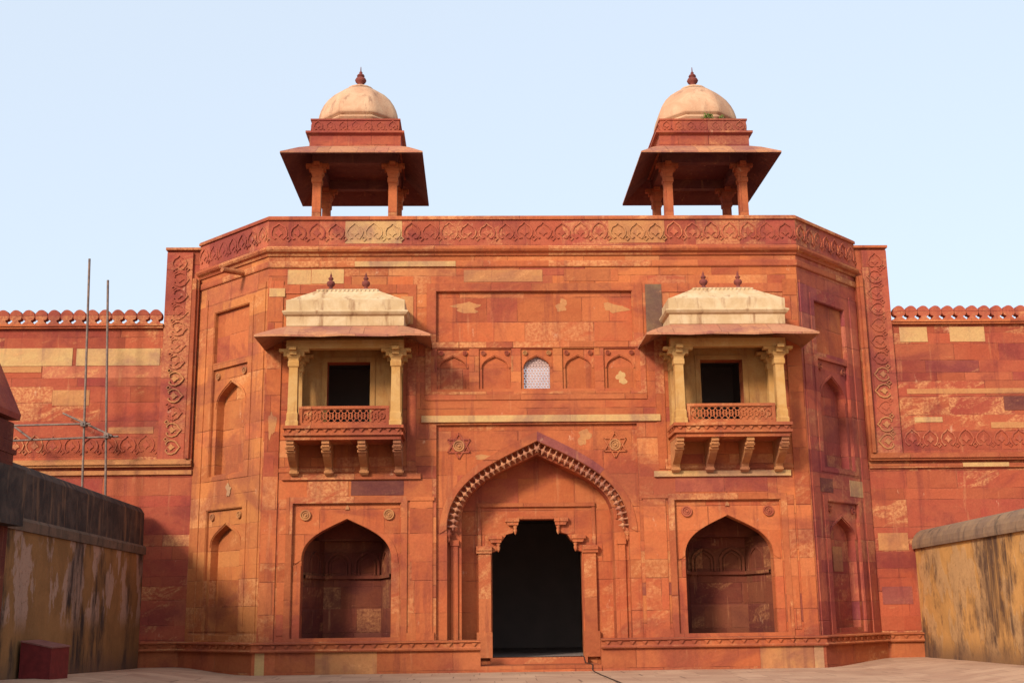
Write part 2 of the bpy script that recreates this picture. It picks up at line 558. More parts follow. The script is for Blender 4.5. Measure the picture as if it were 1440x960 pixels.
def motif(mb, F, cx, z0, sc=1.0, d=0.0, h=0.045, w=0.05, sideways=0):
    """carved lotus-bud niche of the friezes; sideways=1 turns it to run up a strip"""
    def tr(x, z):
        x, z = x * sc, z * sc
        if sideways:
            return (cx + sideways * z, z0 + x)
        return (cx + x, z0 + z)
    jr = random.Random(int(cx * 131 + z0 * 977))
    sc *= jr.uniform(0.94, 1.03)
    h *= jr.uniform(0.6, 1.15)
    half = [(0.10, 0.20), (0.17, 0.16), (0.27, 0.28), (0.295, 0.44), (0.22, 0.60), (0.10, 0.69), (0.0, 0.78)]
    half = [(x + jr.uniform(-0.014, 0.014) * (x > 0), z + jr.uniform(-0.014, 0.014)) for x, z in half]
    pts = half + [(-x, z) for x, z in reversed(half[:-1])]
    mb.band(F, [tr(*p) for p in pts], w, d - h, d + 0.01)
    leaf = [(0.0, 0.24), (0.07, 0.33), (0.15, 0.36), (0.10, 0.45), (0.05, 0.48), (0.0, 0.58), (-0.05, 0.48), (-0.10, 0.45), (-0.15, 0.36), (-0.07, 0.33)]
    if sideways < 0 or False:
        leaf = leaf[::-1]
    mb.slab(F, [tr(*p) for p in (leaf if not sideways else leaf)], d - h * 0.8, d + 0.01)
    dia = [(0.345, 0.07), (0.43, 0.16), (0.345, 0.25), (0.26, 0.16)]
    mb.band(F, [tr(*p) for p in dia], w * 0.8, d - h, d + 0.01, True)

def ring_rosette(mb, F, cx, cz, r, d):
    def circ(rr, n=18): return [(cx + rr * math.cos(2 * PI * k / n), cz + rr * math.sin(2 * PI * k / n)) for k in range(n)]
    mb.slab(F, circ(r), d - 0.035, d + 0.01)
    mb.band(F, circ(r * 0.88), r * 0.22, d - 0.075, d - 0.03, True)
    mb.band(F, circ(r * 0.5), r * 0.16, d - 0.065, d - 0.03, True)
    mb.slab(F, circ(r * 0.22, 10), d - 0.085, d - 0.03)

# ================================================================== ground
def ss(t):
    t = max(0.0, min(1.0, t))
    return t * t * (3 - 2 * t)
gx = [-900, -300, -100, -40, -25, -18] + [x * 0.75 for x in range(-22, 23)] + [18, 25, 40, 100, 300, 900]
gy = [-300, -120, -70] + [-50 + 2.0 * k for k in range(28)] + [8, 20, 60, 200, 900, 3000]
gm = MB()
rows = []
for y in gy:
    rows.append([(x, y, (0.17 + (0.024 if x < 0 else 0.012) * max(0.0, min(16.0, 3.0 - y))) * ss((abs(x) - 10.2) / 3.2) + 0.012 * math.sin(x * 1.3) * math.sin(y * 0.9)) for x in gx])
gm.grid(rows)
g = gm.build('ground', M_GROUND)
g['kind'] = 'structure'

# ================================================================== gatehouse
GH = thing('gatehouse', 'huge red sandstone palace gatehouse with central arched portal, two balconies and two domed roof pavilions', 'gatehouse', (0, 0, 0))

# ---------------- front wall
CX5 = (-3.0, -1.48, 0.04, 1.55, 3.06)
NX = 6.73
fwm = MB()
panel = rect(-3.6, 3.57, 11.59, 13.47)
nich = [rect(c - 0.585, c + 0.585, 9.84, 11.32) for c in CX5]
portal = rect(-3.6, 3.6, 0.05, 8.55)
lown = [rect(s * NX - 1.87, s * NX + 1.87, 1.06, 5.77) for s in (-1, 1)]
jw = [rect(s * 6.75 - 0.79, s * 6.75 + 0.79, 8.5, 10.87) for s in (-1, 1)]
fwm.sheet(FR, rect(-WX, WX, -0.3, 16.2), [panel, portal] + nich + lown + jw, 0.0)
for h, d in [(panel, 0.11), (portal, 0.12)] + [(n_, 0.06) for n_ in nich] + [(n_, 0.09) for n_ in lown] + [(n_, 0.6) for n_ in jw]:
    fwm.reveal(FR, h, 0.0, d)
front = fwm.build('front_wall', M_WALL, GH)

pm = MB()
pm.sheet(FR, rect(-3.7, 3.67, 11.5, 13.57), [], 0.11)
pm.build('recessed_panel', M_PANEL, GH)

# raised frames and string courses of the front
tm = MB()
tm.slab(FR, rect(-3.96, 3.96, 11.36, 13.78), -0.035, 0.01, [rect(-3.62, 3.6, 11.57, 13.49)])
tm.slab(FR, rect(-4.0, 4.0, 9.44, 9.74), -0.04, 0.01)
tm.slab(FR, rect(-4.0, -3.8, 9.742, 11.355), -0.03, 0.01)
tm.slab(FR, rect(3.8, 4.0, 9.742, 11.355), -0.03, 0.01)
tm.build('panel_frame', M_TRIM, GH)
for s in (-1, 1):
    q = MB()
    c = s * 6.95
    q.slab(FR, rect(c - 2.62, c + 2.62, 6.9, 13.75), -0.03, 0.01, [rect(c - 2.3, c + 2.3, 7.02, 13.42)])
    q.build('balcony_frame', M_TRIM, GH)
    q = MB()
    q.box(s * 6.6 - 2.45, s * 6.6 + 2.45, -0.10, 0.01, 6.62, 6.82)
    q.build('ledge', M_CREAM if s > 0 else M_TRIM, GH)
    q = MB()      # corner pilaster with its bands
    for (a, b, z0, z1, d) in ((9.18, 9.70, 1.06, 13.9, -0.045), (8.72, 9.10, 1.30, 5.95, -0.03), (3.72, 4.52, 1.30, 5.9, -0.03)):
        x0, x1 = sorted((s * a, s * b))
        q.slab(FR, rect(x0, x1, z0, z1), d, 0.01)
        if a > 5:
            q.build('pilaster', M_PANEL, GH)
            q = MB()
    x0, x1 = sorted((s * 3.66, s * 4.62))
    q.slab(FR, rect(x0, x1, 1.06, 1.34), -0.07, 0.01)
    q.slab(FR, rect(x0, x1, 5.86, 6.0), -0.06, 0.01)
    q.build('pilaster', M_PANEL, GH)
    q = MB()
    c = s * NX
    q.slab(FR, rect(c - 2.12, c + 2.12, 1.06, 6.02), -0.05, 0.01, [rect(c - 1.9, c + 1.9, 1.2, 5.8)])
    q.build('niche_frame', M_TRIM, GH)

# facing stones of another colour, set a little proud of the wall
def facing(x0, x1, z0, z1, mat, label, F=FR, d=-0.012):
    q = MB()
    q.slab(F, rect(x0, x1, z0, z1), d, 0.005)
    q.build('facing_stone', mat, GH, label=label)
facing(-9.05, -8.2, 13.78, 14.33, M_CREAM, 'buff facing stone')
facing(-8.18, -7.0, 13.80, 14.34, M_CREAM, 'buff facing stone', d=-0.018)
facing(-9.69, -9.12, 13.30, 13.62, M_CREAM, 'small buff facing stone', d=-0.06)
facing(-4.9, -4.45, 12.25, 13.3, M_TAN, 'tan facing stone', d=-0.045)
facing(4.08, 4.68, 11.9, 13.72, M_MOTTLE, 'mottled dark grey facing stone', d=-0.04)
facing(-6.6, -4.75, 6.06, 6.58, M_DARKST, 'purple grey facing stone')
facing(4.9, 8.2, 6.08, 6.6, M_CARVE, 'dark red facing stone')
facing(-8.1, -6.7, 6.04, 6.58, M_TRIM, 'orange facing stone', d=-0.014)
facing(-6.6, -2.9, 14.42, 14.62, M_CREAM, 'buff string stone', d=-0.085)
facing(-2.6, 0.3, 13.84, 14.3, M_TAN, 'tan facing stone')
facing(1.1, 3.1, 13.86, 14.32, M_TRIM, 'orange facing stone')

facing(-9.74, -9.42, -0.1, 0.735, M_CREAM, 'buff plinth corner stone', d=-0.247)
facing(-7.7, -5.6, -0.1, 0.735, M_TAN, 'tan plinth stone', d=-0.247)
facing(7.55, 9.4, -0.1, 0.735, M_TAN, 'tan plinth stone', d=-0.247)
facing(9.42, 9.75, -0.1, 0.735, M_CREAM, 'buff plinth corner stone', d=-0.247)
rng = random.Random(5)
def flake(F, u, z, ru, rz, d, mat):
    q = MB()
    n = 22
    ph = [rng.uniform(0, 6.3) for _ in range(4)]
    pts = []
    for k in range(n):
        a = 2 * PI * k / n
        r = 1 + 0.22 * math.sin(2 * a + ph[0]) + 0.18 * math.sin(3 * a + ph[1]) + 0.15 * math.sin(5 * a + ph[2]) + 0.10 * math.sin(8 * a + ph[3])
        pts.append((u + ru * r * math.cos(a), z + rz * r * math.sin(a)))
    q.slab(F, pts, d - 0.006, d + 0.004)
    q.build('flaked_patch', mat, GH)
for (F, u, z, ru, rz, d, mt) in ((FR, 3.12, 10.25, 0.20, 0.20, 0.14, M_CREAM), (FR, -2.5, 12.9, 0.55, 0.17, 0.11, M_TAN), (FR, 1.0, 12.95, 0.20, 0.22, 0.11, M_TAN), (FR, 2.95, 12.85, 0.42, 0.17, 0.11, M_TAN),
                                 (FR, 1.7, 8.1, 0.22, 0.28, 0.12, M_TAN), (FR, -1.9, 7.4, 0.40, 0.07, 0.12, M_TAN), (FL, 2.5, 6.45, 0.16, 0.2, -0.025, M_CREAM), (FR, -9.45, 8.6, 0.12, 0.5, -0.045, M_TAN)):
    flake(F, u, z, ru, rz, d, mt)
lb = MB()
lb.box(-4.13, 4.45, -0.09, 0.01, 8.63, 8.87)
lb.build('lintel_band', M_CREAM, GH)

# ---------------- row of five small niches, the middle one pierced
for i, c in enumerate(CX5):
    q = MB()
    hole = arch(c - 0.0, 0.475, 9.86, 10.62, 11.05, 8)
    q.sheet(FR, rect(c - 0.62, c + 0.62, 9.80, 11.36), [hole], 0.06)
    dd = 0.14 if i != 2 else 0.5
    q.reveal(FR, hole, 0.06, dd)
    q.band(FR, arch_curve(c, 0.52, 10.6, 11.12, 8), 0.05, 0.035, 0.065)
    o = q.build('blind_niche' if i != 2 else 'pierced_window', M_PANEL, GH)
    for dx in (-0.43, 0.43):
        q = MB()
        ring_rosette(q, FR, c + dx, 11.17, 0.085, 0.06)
        q.build('rosette', M_CARVE if i != 2 else M_TAN, o)
    q = MB()
    if i != 2:
        q.sheet(FR, rect(c - 0.55, c + 0.55, 9.82, 11.15), [], dd)
        q.build('niche_back', M_PANEL, o)
    else:
        pitch = 0.098
        for ang in (0, 60, 120):
            t = Vector((math.cos(rad(ang)), math.sin(rad(ang))))
            nn = Vector((-t.y, t.x))
            for k in range(-16, 17):
                off = nn * (k * pitch)
                ctr = Vector((c, 10.45)) + off
                # clip to the opening
                lo, hi = -1.6, 1.6
                for (nx_, nz_, lim) in ((1, 0, 0.52), (-1, 0, 0.52), (0, 1, 0.66), (0, -1, 0.62)):
                    den = nx_ * t.x + nz_ * t.y
                    num = lim - (nx_ * (ctr.x - c) + nz_ * (ctr.y - 10.45))
                    if abs(den) < 1e-6:
                        if num < 0: lo, hi = 1, 0
                    elif den > 0: hi = min(hi, num / den)
                    else: lo = max(lo, num / den)
                if hi - lo < 0.03:
                    continue
                a, b = ctr + t * lo, ctr + t * hi
                w = 0.018
                p = [a - nn * w, b - nn * w, b + nn * w, a + nn * w]
                dz = 0.20 + 0.004 * (ang // 60)
                q.slab(FR, [(x.x, x.y) for x in p], dz, dz + 0.03)
        q.build('lattice_screen', M_LATTICE, o)
        q = MB()     # passage open to the sky behind the screen
        tun = rect(c - 1.4, c + 1.4, 9.0, 12.25)
        q.reveal(FR, tun, 0.51, 7.6)
        q.sheet(FR, tun, [arch(c, 0.475, 9.86, 10.62, 11.05, 8)], 0.51)
        q.build('passage', M_PLAIN, o)

# ---------------- portal
A1 = arch(0.0, 3.22, 0.07, 4.85, 7.95, 18)
A2 = arch(0.0, 2.72, 0.07, 5.2, 7.52, 18)
q = MB()
q.sheet(FR, rect(-3.65, 3.65, 0.0, 8.6), [A1], 0.12)
q.reveal(FR, A1, 0.12, 0.52)
PT = q.build('portal', M_PANEL, GH)
q = MB()
ext = arch_curve(0, 3.5, 4.7, 8.30, 18)
ins = arch_curve(0, 3.24, 4.85, 7.97, 18)
q.slab(FR, ext + ins[::-1], 0.085, 0.125)
q.build('arch_band', M_TRIM, PT)
q = MB()
q.slab(FR, [p for p in ext[9:19]] + [p for p in ins[9:19]][::-1], 0.078, 0.1)
q.build('arch_stone', M_PLUM, PT, label='dark red voussoir slab')
q = MB()
q.sheet(FR, rect(-3.4, 3.4, 0.0, 8.1), [A2], 0.52)
q.reveal(FR, A2, 0.52, 1.4)
q.band(FR, arch_curve(0, 2.82, 5.2, 7.66, 18), 0.07, 0.47, 0.53)
for s in (-1, 1):      # slender jamb shaft beside the opening
    q.slab(FR, rect(s * 2.97 - 0.12, s * 2.97 + 0.12, 0.4, 4.3), 0.44, 0.53)
    q.slab(FR, rect(s * 2.97 - 0.16, s * 2.97 + 0.16, 4.3, 4.5), 0.40, 0.53)
q.build('inner_arch', M_PANEL, PT)

DOOR = [(-1.63, 0.42), (1.63, 0.42), (1.63, 4.10), (1.46, 4.16), (1.42, 4.40), (1.25, 4.52), (1.10, 4.74), (0.86, 4.80), (0.84, 5.02), (0.72, 5.06), (0.70, 5.27)]
DOOR = DOOR + [(-x, z) for x, z in reversed(DOOR[2:])]
q = MB()
q.sheet(FR, rect(-2.9, 2.9, 0.0, 7.7), [DOOR], 1.4)
q.reveal(FR, DOOR, 1.4, 1.95)
q.build('back_wall', M_PANEL, PT)
q = MB()
q.slab(FR, [(-2.12, 0.42), (-1.68, 0.42), (-1.68, 4.05), (-2.12, 4.05)], 1.26, 1.41)
q.slab(FR, [(1.68, 0.42), (2.12, 0.42), (2.12, 4.05), (1.68, 4.05)], 1.26, 1.41)
for s in (-1, 1):
    x0, x1 = sorted((s * 1.64, s * 2.2))
    q.slab(FR, rect(x0, x1, 4.06, 4.16), 1.20, 1.41)
    q.slab(FR, rect(x0, x1, 4.163, 4.32), 1.16, 1.41)
    q.slab(FR, rect(x0, x1, 0.42, 1.3), 1.22, 1.41)
q.slab(FR, rect(-2.14, 2.14, 5.72, 5.86), 1.30, 1.41)
q.slab(FR, rect(-2.14, -2.02, 4.33, 5.715), 1.34, 1.41)
q.slab(FR, rect(2.02, 2.14, 4.33, 5.715), 1.34, 1.41)
q.slab(FR, rect(-0.72, 0.72, 5.28, 5.38), 1.33, 1.41)
DS = q.build('door_surround', M_TRIM, PT)
brk = MB()      # corbel with its hanging bud
brk.slab(FR, [(-0.30, 4.56), (0.20, 4.56), (0.20, 4.70), (-0.30, 4.70)], 1.20, 1.42)
brk.slab(FR, [(-0.20, 4.44), (0.16, 4.44), (0.18, 4.555), (-0.26, 4.555)], 1.24, 1.42)
brk.lathe((0.06, 1.34, 4.20), [(0.005, -0.10), (0.05, -0.03), (0.075, 0.06), (0.05, 0.13), (0.085, 0.19), (0.06, 0.245)], 10)
brk.lathe((0.06, 1.34, 4.20), [(0.0, -0.11), (0.005, -0.10)], 10)
first = None
for (x, z, fl) in ((-1.46, 0.0, 1), (1.46, 0.0, -1), (-0.84, 0.62, 1), (0.84, 0.62, -1)):
    if first is None:
        first = brk.build('door_bracket', M_TRIM, PT)
        o = first
    else:
        o = dup(first, PT, (0, 0, 0))
    o.location = (x, 0, z)
    o.scale = (fl, 1, 1)

# fringe of lotus buds along the arch
bud = MB()
bud.lathe((0, 0, 0), [(0.001, -0.36), (0.018, -0.31), (0.045, -0.26), (0.075, -0.215), (0.082, -0.18), (0.06, -0.145), (0.034, -0.12), (0.03, -0.04), (0.04, 0.02)], 10)
bud.box(-0.125, 0.125, -0.05, 0.05, -0.20, -0.165)
b0 = None
cv = arch_curve(0, 3.20, 4.85, 7.93, 60)
acc, nxt = 0.0, 0.12
pts = [Vector(p) for p in cv]
tot = sum((b - a).length for a, b in zip(pts, pts[1:]))
nb = 42
stepb = tot / nb
nxt = stepb / 2
for a, b in zip(pts, pts[1:]):
    L = (b - a).length
    while acc + L >= nxt:
        p = a + (b - a) * ((nxt - acc) / L)
        t = (b - a).normalized()
        nn = Vector((-t.y, t.x))       # towards the inside
        ang = math.atan2(-nn.x, nn.y) + PI
        if b0 is None:
            b0 = bud.build('lotus_bud', M_EAVE, PT)
            o = b0
        else:
            o = dup(b0, PT, (0, 0, 0))
        o.location = (p.x, 0.24, p.y)
        o.rotation_euler = (0, -ang, 0)
        nxt += stepb
    acc += L
q = MB()
for s in (-1, 1):
    q.lathe((s * 3.17, 0.26, 4.85), [(0.001, -0.46), (0.05, -0.40), (0.07, -0.32), (0.04, -0.27), (0.11, -0.2), (0.12, -0.12), (0.07, -0.06), (0.09, 0.0)], 10)
q.build('fringe_rail', M_TRIM, PT)

# six-pointed stars in the spandrels
for s in (-1, 1):
    q = MB()
    c, z = s * 2.80, 7.80
    for rot in (90, -90):
        tri = [(c + 0.46 * math.cos(rad(rot + 120 * k)), z + 0.46 * math.sin(rad(rot + 120 * k))) for k in range(3)]
        for k in range(3):
            q.band(FR, [tri[k], tri[(k + 1) % 3]], 0.05, 0.07 if rot > 0 else 0.075, 0.125)
    st = q.build('star_emblem', M_CARVE if s < 0 else M_TRIM, PT, label='six-pointed star carving with a round boss')
    q = MB()
    ring_rosette(q, FR, c, z, 0.21, 0.115)
    q.build('boss', M_TAN, st)

q = MB()
q.box(-2.07, 2.07, -0.28, 1.39, -0.1, 0.20)
q.build('step', M_TRIM, PT)
q = MB()
q.box(-1.72, 1.72, 1.1, 1.98, 0.203, 0.42)
q.build('threshold', M_PLAIN, PT)
q = MB()
q.sheet(FR, rect(-2.6, 2.6, 0.38, 6.0), [DOOR], 1.95)
q.reveal(FR, rect(-2.6, 2.6, 0.38, 6.0), 1.95, 14.0)
q.sheet(FR, rect(-2.6, 2.6, 0.38, 6.0), [], 14.0)
q.build('entrance_passage', M_DARK, PT)

# ---------------- two deep lower niches
for s in (-1, 1):
    c = s * NX
    q = MB()
    hole = arch(c, 1.56, 1.10, 3.85, 5.25, 16)
    q.sheet(FR, rect(c - 1.92, c + 1.92, 1.02, 5.82), [hole], 0.09)
    q.reveal(FR, hole, 0.09, 0.55)
    q.slab(FR, arch_curve(c, 1.80, 3.7, 5.55, 16) + arch_curve(c, 1.575, 3.85, 5.265, 16)[::-1], 0.06, 0.1)
    q.slab(FR, rect(c - 1.86, c - 1.58, 1.07, 3.66), 0.05, 0.1)
    q.slab(FR, rect(c + 1.58, c + 1.86, 1.07, 3.66), 0.05, 0.1)
    NI = q.build('deep_niche', M_PANEL, GH)
    for dx in (-1.46, 1.46):
        q = MB()
        ring_rosette(q, FR, c + dx, 5.40, 0.19, 0.09)
        q.build('rosette', M_TAN if s < 0 else M_CARVE, NI)
    q = MB()
    q.slab(FR, [(c - 0.07, 5.58), (c + 0.07, 5.58), (c + 0.05, 5.68), (c, 5.74), (c - 0.05, 5.68)], 0.04, 0.1)
    q.build('keystone_bud', M_TAN, NI)
    q = MB()      # splayed alcove with a coved ceiling
    D = 2.3
    al = [(c - 1.56, 0.55), (c - 1.05, D), (c + 1.05, D), (c + 1.56, 0.55)]
    for (x0, y0), (x1, y1) in zip(al, al[1:]):
        q.face([(x0, y0, 1.10), (x1, y1, 1.10), (x1, y1, 4.6), (x0, y0, 4.6)])
    q.face([(c - 1.56, 0.55, 1.10), (c + 1.56, 0.55, 1.10), (c + 1.05, D, 1.10), (c - 1.05, D, 1.10)])
    q.sheet(FR, rect(c - 1.56, c + 1.56, 4.6, 5.4), [], D * 0 + 1.9)
    q.face([(c - 1.56, 0.55, 5.4), (c - 1.56, 1.9, 5.4), (c + 1.56, 1.9, 5.4), (c + 1.56, 0.55, 5.4)])
    q.face([(c - 1.56, 1.9, 4.6), (c - 1.56, D, 4.6), (c + 1.56, D, 4.6), (c + 1.56, 1.9, 4.6)])
    q.face([(c - 1.56, 0.55, 4.6), (c - 1.56, 1.9, 4.6), (c - 1.56, 1.9, 5.4), (c - 1.56, 0.55, 5.4)])
    q.face([(c + 1.56, 0.55, 4.6), (c + 1.56, 1.9, 4.6), (c + 1.56, 1.9, 5.4), (c + 1.56, 0.55, 5.4)])
    q.build('alcove', M_SHADED_STONE, NI)  # alcove shade is painted into the stone colour
    q = MB()
    q.box(c - 1.03, c + 1.03, D - 0.12, D - 0.005, 3.24, 3.36)
    for k, w in ((-0.52, 0.42), (0.52, 0.42)):
        q.band(FR, [(c + k - w, 3.37)] + arch_curve(c + k, w, 3.75, 4.2, 8)[::-1] + [(c + k + w, 3.37)], 0.09, D - 0.10, D - 0.003)
        q.band(FR, [(c + k - w * .7, 3.37)] + arch_curve(c + k, w * .7, 3.7, 4.05, 8)[::-1] + [(c + k + w * .7, 3.37)], 0.06, D - 0.09, D - 0.003)
    for sd_ in (-1, 1):     # ledge and blind arch on the splayed cheeks
        v0, v1 = Vector((c + sd_ * 1.56, 0.55)), Vector((c + sd_ * 1.05, D))
        t = (v1 - v0).normalized()
        nin = Vector((t.y, -t.x)) * (1 if sd_ > 0 else -1)
        Fs = frame(v0, t, nin)
        q.band(Fs, [(-0.01, 3.3), (1.80, 3.3)], 0.12, -0.10, 0.003)
        q.band(Fs, [(0.55, 3.37)] + arch_curve(1.0, 0.45, 3.75, 4.2, 8)[::-1] + [(1.45, 3.37)], 0.06, -0.05, 0.003)
    q.build('blind_arcade', M_SHADED_STONE, NI)

# ---------------- chamfered sides
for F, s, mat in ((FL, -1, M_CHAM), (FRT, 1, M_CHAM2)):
    c = LC / 2 if s < 0 else LC / 2
    q = MB()
    pu = rect(c - 1.13, c + 1.13, 11.32, 13.28)
    pa = rect(c - 1.13, c + 1.13, 7.02, 11.07)
    pl = rect(c - 1.12, c + 1.12, 1.12, 5.76)
    q.sheet(F, rect(0, LC, -0.3, 16.2), [pu, pa, pl], 0.0)
    for h, d in ((pu, 0.14), (pa, 0.10), (pl, 0.10)):
        q.reveal(F, h, 0, d)
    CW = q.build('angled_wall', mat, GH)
    q = MB()
    q.sheet(F, rect(c - 1.2, c + 1.2, 11.25, 13.35), [], 0.14)
    q.build('recessed_panel', M_PANEL, CW)
    for (z0, zs, zt, zb, a) in ((6.98, 9.6, 10.5, 7.08, 0.92), (1.08, 4.45, 5.22, 1.3, 0.92)):
        q = MB()
        hole = arch(c, a, zb, zs, zt, 12, 0.62)
        q.sheet(F, rect(c - 1.17, c + 1.17, z0, zt + 0.6), [hole], 0.10)
        q.reveal(F, hole, 0.10, 0.42)
        q.sheet(F, rect(c - 1.1, c + 1.1, z0, zt + 0.3), [], 0.42)
        q.band(F, arch_curve(c, a + 0.06, zs, zt + 0.09, 12, 0.62), 0.07, 0.065, 0.105)
        bl = q.build('blind_arch', M_CHAM if s < 0 else M_CHAM2, CW)
        for dx in (-0.86, 0.86):
            q = MB()
            ring_rosette(q, F, c + dx, zt + 0.30, 0.13, 0.10)
            q.build('rosette', M_TAN if s < 0 else M_CARVE, bl)
    for a0, a1 in ((0.12, 0.62), (LC - 0.62, LC - 0.1)):
        q = MB()
        q.slab(F, rect(a0, a1, 1.06, 13.9), -0.035, 0.01)
        q.build('pilaster', mat, CW)
    q = MB()
    q.slab(F, rect(c - 1.42, c + 1.42, 6.85, 13.55), -0.025, 0.01, [rect(c - 1.16, c + 1.16, 6.99, 13.31)])
    q.slab(F, rect(c - 1.42, c + 1.42, 1.06, 6.0), -0.025, 0.01, [rect(c - 1.15, c + 1.15, 1.14, 5.79)])
    q.build('raised_frame', mat, CW)
    if s > 0:
        for (x0, x1, z0, z1, mt) in ((2.0, 2.7, 3.3, 4.2, M_TAN), (0.35, 1.6, 6.1, 6.6, M_DARKST), (2.9, 3.9, 6.05, 6.65, M_CREAM)):
            qq = MB()
            dd = 0.40 if z0 < 5 else -0.012
            qq.slab(F, rect(x0, x1, z0, z1), dd, dd + 0.02)
            qq.build('facing_stone', mt, CW)

# ---------------- towers at the ends and mass of the building
for s in (-1, 1):
    x0, x1 = sorted((s * (WX + T), s * TWX))
    q = MB()
    q.sheet(FR, rect(x0, x1, -0.3, 16.05), [], T)
    q.face([(s * TWX, T, -0.3), (s * TWX, 7.5, -0.3), (s * TWX, 7.5, 16.05), (s * TWX, T, 16.05)][::(1 if s > 0 else -1)])
    q.build('end_tower', M_WALL2, GH)
    q = MB()      # carved strip running up the tower, and a vertical roll moulding beside it
    xs0, xs1 = sorted((s * 13.28, s * 14.29))
    q.slab(FR, rect(xs0, xs1, 7.78, 15.95), T - 0.10, T + 0.01)
    k = 0
    z = 8.25
    while z < 15.0:
        motif(q, FR, s * 14.12 if True else 0, z, 0.92, T - 0.10, sideways=-s)
        z += 0.66
    motif(q, FR, s * 13.8, 15.12, 0.95, T - 0.10)
    q.build('carved_strip', M_CARVE, GH)
    q = MB()
    xs0, xs1 = sorted((s * 12.97, s * 13.24))
    q.slab(FR, rect(xs0, xs1, 7.8, 14.84), T - 0.20, T + 0.01)
    xs0, xs1 = sorted((s * 13.06, s * 13.20))
    q.slab(FR, rect(xs0, xs1, 7.8, 14.84), T - 0.30, T - 0.19)
    q.build('vertical_moulding', M_TRIM, GH)
    q = MB()
    for z0, z1 in ((10.4, 11.45), (8.0, 9.3)):
        for zz in (z0, z0 + 0.66):
            if zz + 0.3 < z1 + 0.3:
                q = MB()
                motif(q, FR, s * 14.12, 8.25 + 0.66 * round((zz - 8.25) / 0.66), 0.92, T - 0.106, h=0.052, sideways=-s)
                q.build('worn_carving', M_TAN, GH)
    pass
q = MB()      # terrace and rear
q.face([(-WX - T, T, 15.3), (-WX, 0, 15.3), (WX, 0, 15.3), (WX + T, T, 15.3), (TWX, T, 15.3), (TWX, 7.5, 15.3), (-TWX, 7.5, 15.3), (-TWX, T, 15.3)])
q.build('roof_terrace', M_PLAIN, GH)
q = MB()
q.slab(lambda u, z, d: Vector((-u, d, z)) if False else Vector((u, 7.5 + d, z)), rect(-TWX, TWX, -0.3, 16.05), 0.0, 0.5, [rect(-1.36, 1.44, 9.0, 12.25), rect(-2.6, 2.6, 0.38, 6.0)])
q.build('rear_wall', M_WALL2, GH)
q = MB()
for s in (-1, 1):
    for (x0, x1) in ((s * 6.75 - 0.8, s * 6.75 + 0.8),):
        pass
# parapet, frieze, cornice and plinth run round the whole projection
q = MB()
q.sweep(PATH, [(-0.45, 16.2), (-0.45, 15.2), (0.09, 15.2), (0.09, 16.2)][::-1])
q.build('parapet', M_CARVE, GH)
q = MB()
for k in range(28):
    x = -9.75 + (k + 0.5) * (19.5 / 28)
    motif(q, FR, x, 15.32, 1.0, -0.09)
for F in (FL, FRT):
    for k in range(7):
        motif(q, F, (k + 0.5) * LC / 7, 15.32, 0.93, -0.09)
q.build('frieze_carving', M_CARVE, GH)
for (k0, k1) in ((4, 7), (18, 21)):      # stretches of buff stone in the frieze
    q = MB()
    x0 = -9.75 + k0 * 19.5 / 28
    x1 = -9.75 + k1 * 19.5 / 28
    q.slab(FR, rect(x0, x1, 15.3, 16.16), -0.10, -0.08)
    for k in range(k0, k1):
        motif(q, FR, -9.75 + (k + 0.5) * 19.5 / 28, 15.32, 1.0, -0.10, h=0.05)
    q.build('buff_frieze_stone', M_TAN if k0 > 10 else M_CREAM, GH, label='buff yellow frieze stones')
q = MB()
q.sweep(PATH, [(-0.5, 16.36), (-0.5, 16.203), (0.16, 16.203), (0.16, 16.30), (0.10, 16.36)][::-1])
q.build('parapet_coping', M_TRIM, GH)
q = MB()
q.sweep(PATH, [(-0.02, 14.84), (0.06, 14.84), (0.10, 14.92), (0.20, 14.97), (0.25, 15.04), (0.25, 15.11), (0.16, 15.15), (0.12, 15.197), (-0.02, 15.197)])
q.sweep(PATH, [(-0.02, 14.40), (0.05, 14.40), (0.07, 14.44), (0.07, 14.60), (0.05, 14.64), (-0.02, 14.64)])
q.build('cornice', M_TRIM, GH)
for s in (-1, 1):      # coping of the end towers
    x0, x1 = sorted((s * 12.85, s * (TWX + 0.05)))
    q = MB()
    q.box(x0, x1, T - 0.14, T + 0.5, 16.053, 16.15)
    q.build('tower_coping', M_TRIM, GH)

# plinth, broken by the doorway
for s in (-1, 1):
    pth = [(-TWX - 0.2, T), (-WX - T - 0.05, T), (-WX, 0), (-2.07, 0)] if s < 0 else [(2.07, 0), (WX, 0), (WX + T + 0.05, T), (TWX + 0.2, T)]
    q = MB()
    q.sweep(pth, [(-0.02, -0.3), (0.24, -0.3), (0.24, 0.74), (-0.02, 0.74)])
    q.sweep(pth, [(-0.02, 0.743), (0.36, 0.743), (0.38, 0.79), (0.33, 0.83), (0.30, 0.86), (0.30, 0.99), (0.38, 1.01), (0.38, 1.05), (0.10, 1.08), (-0.02, 1.08)])
    def teeth(P0, P1):
        P0, P1 = Vector(P0), Vector(P1)
        L = (P1 - P0).length
        t = (P1 - P0) / L
        Fp = frame(P0, t, Vector((-t.y, t.x)))
        n = max(1, int(L / 0.41))
        for k in range(n):
            u = (k + 0.5) * L / n
            q.slab(Fp, [(u - 0.09, 0.98), (u, 0.865), (u + 0.09, 0.98)], -0.355, -0.29)
    for a, b in zip(pth, pth[1:]):
        teeth(a, b)
    q.build('plinth', M_TRIM, GH)

